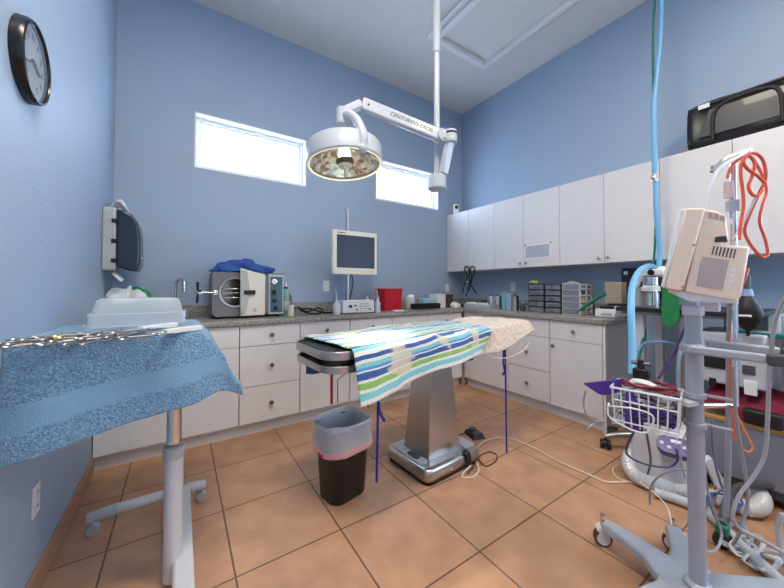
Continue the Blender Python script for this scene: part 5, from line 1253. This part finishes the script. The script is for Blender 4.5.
# cables hanging from the basket to the floor and round the stand
def cab(lab, pts, r, m_, name='hanging_cable', cat='cable'): return tag(MB().tube(pts, r, 6, smooth=6).build(name, m_), lab, cat)
cab('thin pale cable arching from the purple cuff down to the black casters', [at(586,391,d=1.45), at(584,402,d=1.5), at(586,413,d=1.6), at(594,420,d=1.7), at(606,421,d=1.75)], .0035, M_gcable)
cab('thin pale cable looping on the floor beside the black casters', [at(603,419,d=1.8), at(593,424,d=1.85), at(586,432,d=1.9), at(586,441,z=.004), at(593,448,z=.004), at(606,449,z=.004), at(612,444,z=.004)], .0035, M_cable)
cab('purple cable hanging in a loop below the basket', [at(634,432,d=1.3), at(628,445,d=1.35), at(628,455,d=1.4), at(645,464,d=1.42), at(668,467,d=1.4), at(678,460,d=1.38), at(676,448,d=1.35)], .0045, M_pcab)
cab('purple cable running straight down from the basket to the hose', [at(646,430,d=1.3), at(649,445,d=1.38), at(651,462,d=1.5), at(648,474,d=1.6)], .0045, M_pcab)
cab('purple cable stretched from the monitor down to the basket', [at(691,305,d=1.25), at(686,325,d=1.24), at(676,350,d=1.24), at(664,370,d=1.24), at(659,378,d=1.22)], .0045, M_pcab)
cab('grey cable arching over the floor from the basket to the stand base', [at(650,504,d=1.5), at(651,488,d=1.45), at(660,476,d=1.4), at(676,470,d=1.36), at(690,471,d=1.3)], .0045, M_gcable)
cab('thin white cable falling to the caster of the stand', [at(640,482,d=1.6), at(656,494,d=1.5), at(668,508,d=1.4), at(672,525,d=1.35)], .003, M_wp)
cab('pale beige cable looped on the floor under the basket', fl([(648,486),(632,482),(618,478),(613,470),(620,465),(634,468),(648,478),(655,492)]), .0045, M_cable)
cab('long grey cable hanging at the far right in front of the grey cabinet', [at(790,290,d=1.0), at(776,320,d=1.05), at(770,370,d=1.08), at(768,420,d=1.1), at(765,455,d=1.12), at(755,475,d=1.12), at(740,495,d=1.12), at(733,515,d=1.12), at(740,528,d=1.12), at(762,540,d=1.1), at(790,556,d=1.05)], .006, M_gcable)
cab('grey cable falling from the handle rails down to the floor', [at(733,366,d=1.15), at(735,400,d=1.18), at(738,430,d=1.2), at(745,470,d=1.25), at(748,500,d=1.3), at(741,530,d=1.3), at(733,545,d=1.35)], .006, M_gcable)
cab('grey cable hanging in a long loop beside the column', [at(706,430,d=1.2), at(704,460,d=1.25), at(708,490,d=1.3), at(716,515,d=1.3), at(722,535,d=1.3), at(716,550,d=1.25), at(703,552,d=1.2)], .0045, M_gcable)
cab('blue grey cable looped behind the column', [at(712,420,d=1.3), at(713,450,d=1.35), at(720,480,d=1.4), at(728,505,d=1.4), at(722,520,d=1.4), at(712,508,d=1.4), at(712,492,d=1.4)], .0045, mat('blue_grey_cable', (.18,.22,.32), .5))
cab('grey cable loop left of the column at blower height', [at(688,430,d=1.4), at(682,445,d=1.4), at(681,462,d=1.4), at(686,478,d=1.4)], .004, M_gcable)
rnd.seed(5)
for k, lb in enumerate(('grey cable tangle on the floor at the right, nearest the column', 'white cable tangle on the floor below the grey cabinet', 'pale cable tangle in the bottom right corner', 'blue cable tangle behind the lower column')):
    c0 = [(738,535),(752,545),(765,560),(722,505)][k]; pts = []
    for i in range(12):
        a = i*1.15+k; pts.append(at(c0[0]+(16+6*math.sin(i))*math.cos(a), c0[1]+(11+3*math.sin(i*2))*math.sin(a), z=.02+.05*(k == 3)+.012*(i % 3)))
    cab(lb, pts, .0055, [M_gcable, M_wmet, M_lgrey, mat('blue_cable', (.05,.10,.30), .4)][k], 'tangled_cable')
# big pale corrugated breathing tubes and the orange/red tube beside the column
corr('breathing_tube', 'translucent ribbed breathing tube hanging right beside the column', [at(731,300,d=1.28), at(730,340,d=1.3), at(729.5,380,d=1.32), at(729,430,d=1.32), at(728,470,d=1.33), at(726,515,d=1.35)], .011, mat('translucent_tube', (.42,.45,.52), .3, alpha=.75), .008)
cab('long red tube hanging from behind the monitor beside the column', [at(748,268,d=1.22), at(737,300,d=1.25), at(732,340,d=1.26), at(731,380,d=1.27), at(733,410,d=1.27), at(735,440,d=1.28)], .007, mat('salmon_tube', (.75,.20,.13), .4), 'red_tube', 'tube')
cab('orange wire hooked below the crimson cloth', [at(733,405,d=1.35), at(742,425,d=1.35), at(750,440,d=1.35), at(753,448,d=1.35), at(749,452,d=1.35), at(745,450,d=1.35)], .004, mat('orange_wire', (.9,.30,.12), .4), 'orange_wire', 'wire')
# teal and dark caster near lower column
c = at(723, 548, z=0); t2 = bpy.data.objects['anaesthesia_machine']
wc = Vector((c.x, c.y, 0))
wh = MB().lathe([(.015,-.015),(.036,-.014),(.039,0),(.036,.014),(.015,.015)], wc+Vector((0,0,.039)), 24, (.5,1,0), close=True).build('brake_caster', M_black, t2, world=True)
MB().cbox(wc+Vector((0,0,.085)), (.045,.045,.04)).build('green_brake', M_gband, wh, bevel=.008, world=True)
MB().tube([wc+Vector((0,0,.10)), wc+Vector((.35,.02,.13)), (2.62,.3,.12)], .018, 8, smooth=4).build('caster_leg', M_dark, t2, world=True)
tag(MB().prism([at(x,y,d=1.5) for x, y in ((705,462),(712,458),(727,484),(719,490))], (.03,.02,0)).build('labelled_card', M_lgrey, bevel=.002), 'grey labelled card leaning behind the column above the hoses', 'card')
# ------------------------------------------------------------------ vital signs monitor
mc = at(709, 253, d=1.15)
t_ = thing('vital_signs_monitor', 'beige vital signs monitor seen from behind on the wheeled stand', 'medical monitor', (mc.x, mc.y, 1.10))
D0 = 1.10
def mp_(px, py, dd=0): return at(px, py, d=D0+dd)
F_ = at(709,253,d=10)-Vector((0,0,CAMZ)); 
vd = Vector((math.sin(YAW+R(44)), math.cos(YAW+R(44)), 0))      # level direction pointing away from us, through the monitor
def face(pl_): return [mp_(x, y) for x, y in pl_]
dep = vd*.26
front = MB().prism(face([(686,208),(706,207.5),(683,292),(664,288.5)]), dep).build('front_housing', M_beige, t_, bevel=.006, seg=3, world=True)
MB().prism(face([(680,210),(686.2,208.2),(664.2,288.4),(661,286)]), dep).build('screen_bezel', M_wp, t_, bevel=.003, world=True)
MB().prism([p + vd*.015 for p in face([(704,207.5),(718,210),(727,216),(729,236),(722,244),(751,246),(742,296),(736,302),(684,292.5)])], vd*.22).build('rear_housing', M_beige, t_, bevel=.008, seg=3, world=True)
MB().prism([p - vd*.003 + vd*.015 for p in face([(703,256),(730,260),(723,290),(697,285)])], vd*.006).build('rating_plate', M_gbeige, t_, bevel=.001, world=True)
m = MB()
for k in range(7): x = 712+3.6*k; m.prism([p - vd*.001 + vd*.015 for p in face([(x+2,245.6+k*.5),(x+3.6,245.8+k*.5),(x+1.2,254.8+k*.6),(x-.4,254.6+k*.6)])], vd*.004)
m.build('vent_slots', M_dark, t_, world=True)
m = MB()
for k in range(3): x = 709+6*k; m.prism([p - vd*.001 + vd*.015 for p in face([(x,211+1.5*k),(x+4.4,212+1.8*k),(x+4.4,219+k),(x-.6,217+k)])], vd*.004)
m.build('handle_recess', M_gbeige, t_, world=True)
MB().prism([p + vd*.012 for p in face([(716,236),(727,235),(729,241),(715,242)])], vd*.05).build('black_connector', M_black, t_, bevel=.003, world=True)
for px, py in ((694,245),(683,287)): c = mp_(px, py); MB().cyl(c, c-vd*.004, .005, seg=10).build('screw', M_gbeige, t_, world=True)
m = MB()
for k in range(4): c = mp_(733.5-k*1.4, 272+k*5.5)+vd*.015; m.prism([p - vd*.001 + vd*.015 for p in face([(732-k*1.3,268+k*5.5),(737-k*1.3,269+k*5.5),(736-k*1.3,272+k*5.5),(731-k*1.3,271+k*5.5)])], vd*.003)
m.build('white_lettering_strip', M_wp, t_, world=True)
MB().prism([p + vd*.02 for p in face([(668,289),(740,300),(738,304),(690,302),(668,292)])], vd*.18).build('tilt_plate', M_wmet, t_, bevel=.003, world=True)
MB().cbox((0,0,0), (.055,.055,.04), Matrix.Translation((sx, sy, 1.085))).build('mount_head', M_wmet, t_, bevel=.008, world=True)
c = at(711,306,d=1.2); MB().cbox((0,0,0), (.03,.05,.04), Matrix.Translation(c)).build('cable_bracket', M_wp, t_, bevel=.004, world=True)
# chrome IV pole with hook, tubing
pb = at(733, 262, d=1.22); ptop = at(733, 160, d=1.22)
t_ = thing('iv_pole', 'chrome pole with curved hook and red suction tubing behind the beige monitor', 'pole', (pb.x, pb.y, .95))
T_ = dict(parent=t_, world=True)
MB().cyl((pb.x, pb.y, .72), (ptop.x, ptop.y, ptop.z), .010, seg=14).build('pole', M_chrome, **T_)
MB().tube([at(712,172,d=1.22), at(716,167,d=1.22), at(728,158,d=1.22), at(742,153,d=1.22), at(751,150,d=1.22)], .007, 8, smooth=5).build('hook_bar', M_chrome, **T_)
MB().tube([at(750,148,d=1.22), at(750,153,d=1.22), at(747,158,d=1.22), at(744,156,d=1.22)], .004, 8, smooth=4).build('hook', M_chrome, **T_)
MB().tube([at(712,172,d=1.22), at(713,168,d=1.22), at(712,166,d=1.22)], .005, 8).build('hook', M_chrome, **T_)
c = at(733, 206, d=1.22); MB().cyl(c-Vector((0,0,.02)), c+Vector((0,0,.02)), .02, seg=16).build('clamp', M_lgrey, **T_)
c = at(729, 190, d=1.2); MB().cyl(c-Vector((0,0,.03)), c+Vector((0,0,.03)), .014, seg=16).build('filter', mat('pinkish_filter', (.55,.40,.42), .4), **T_)
MB().cyl((pb.x, pb.y, .72), (sx, sy, .74), .010, seg=10).build('pole_bracket', M_chrome, **T_)
d_ = 1.20
t_ = thing('red_suction_tube', 'coiled red rubber tube hung over the hook of the chrome pole', 'tube', at(750, 200, d=d_))
T_ = dict(parent=t_, world=True)
MB().tube([at(*q, d=d_+.004*i) for i, q in enumerate([(728,178),(731,168),(738,160),(748,154),(757,154),(764,162),(766,178),(760,192),(752,210),(746,225),(745,232),(748,240),(755,250),(763,257),(768,254),(766,240),(760,222),(763,205),(767,192),(764,178),(758,166),(751,156)])], .0052, 8, smooth=6).build('tube_coil', M_rtube, **T_)
MB().tube([at(*q, d=d_-.006) for q in [(749,155),(743,160),(741,172),(743,190),(744,206),(741,225),(740,240)]], .0052, 8, smooth=6).build('tube_coil', M_rtube, **T_)
MB().tube([at(*q, d=d_-.01) for q in [(750,156),(755,163),(753,175),(749,186),(752,194),(758,196),(763,190)]], .0052, 8, smooth=6).build('tube_coil', M_rtube, **T_)
MB().tube([at(*q, d=d_-.012) for q in [(746,156),(744,163),(749,170),(758,176),(765,183)]], .0052, 8, smooth=6).build('tube_coil', M_rtube, **T_)
M_ct = mat('clear_tubing', (.75,.80,.88), .15, alpha=.6)
tag(MB().tube([at(707,212,d=1.2), at(709,196,d=1.2), at(715,178,d=1.2), at(724,166,d=1.2), at(737,158,d=1.2), at(748,152,d=1.2)], .006, 8, smooth=6).build('clear_tubing', M_ct), 'clear tubing arching from the top of the beige monitor to the hook', 'tubing')
tag(MB().tube([at(757,196,d=1.21), at(752,206,d=1.21), at(742,224,d=1.21), at(733,240,d=1.21)], .005, 8, smooth=6).build('clear_tubing', M_ct), 'clear tubing slanting through the red coil behind the monitor', 'tubing')
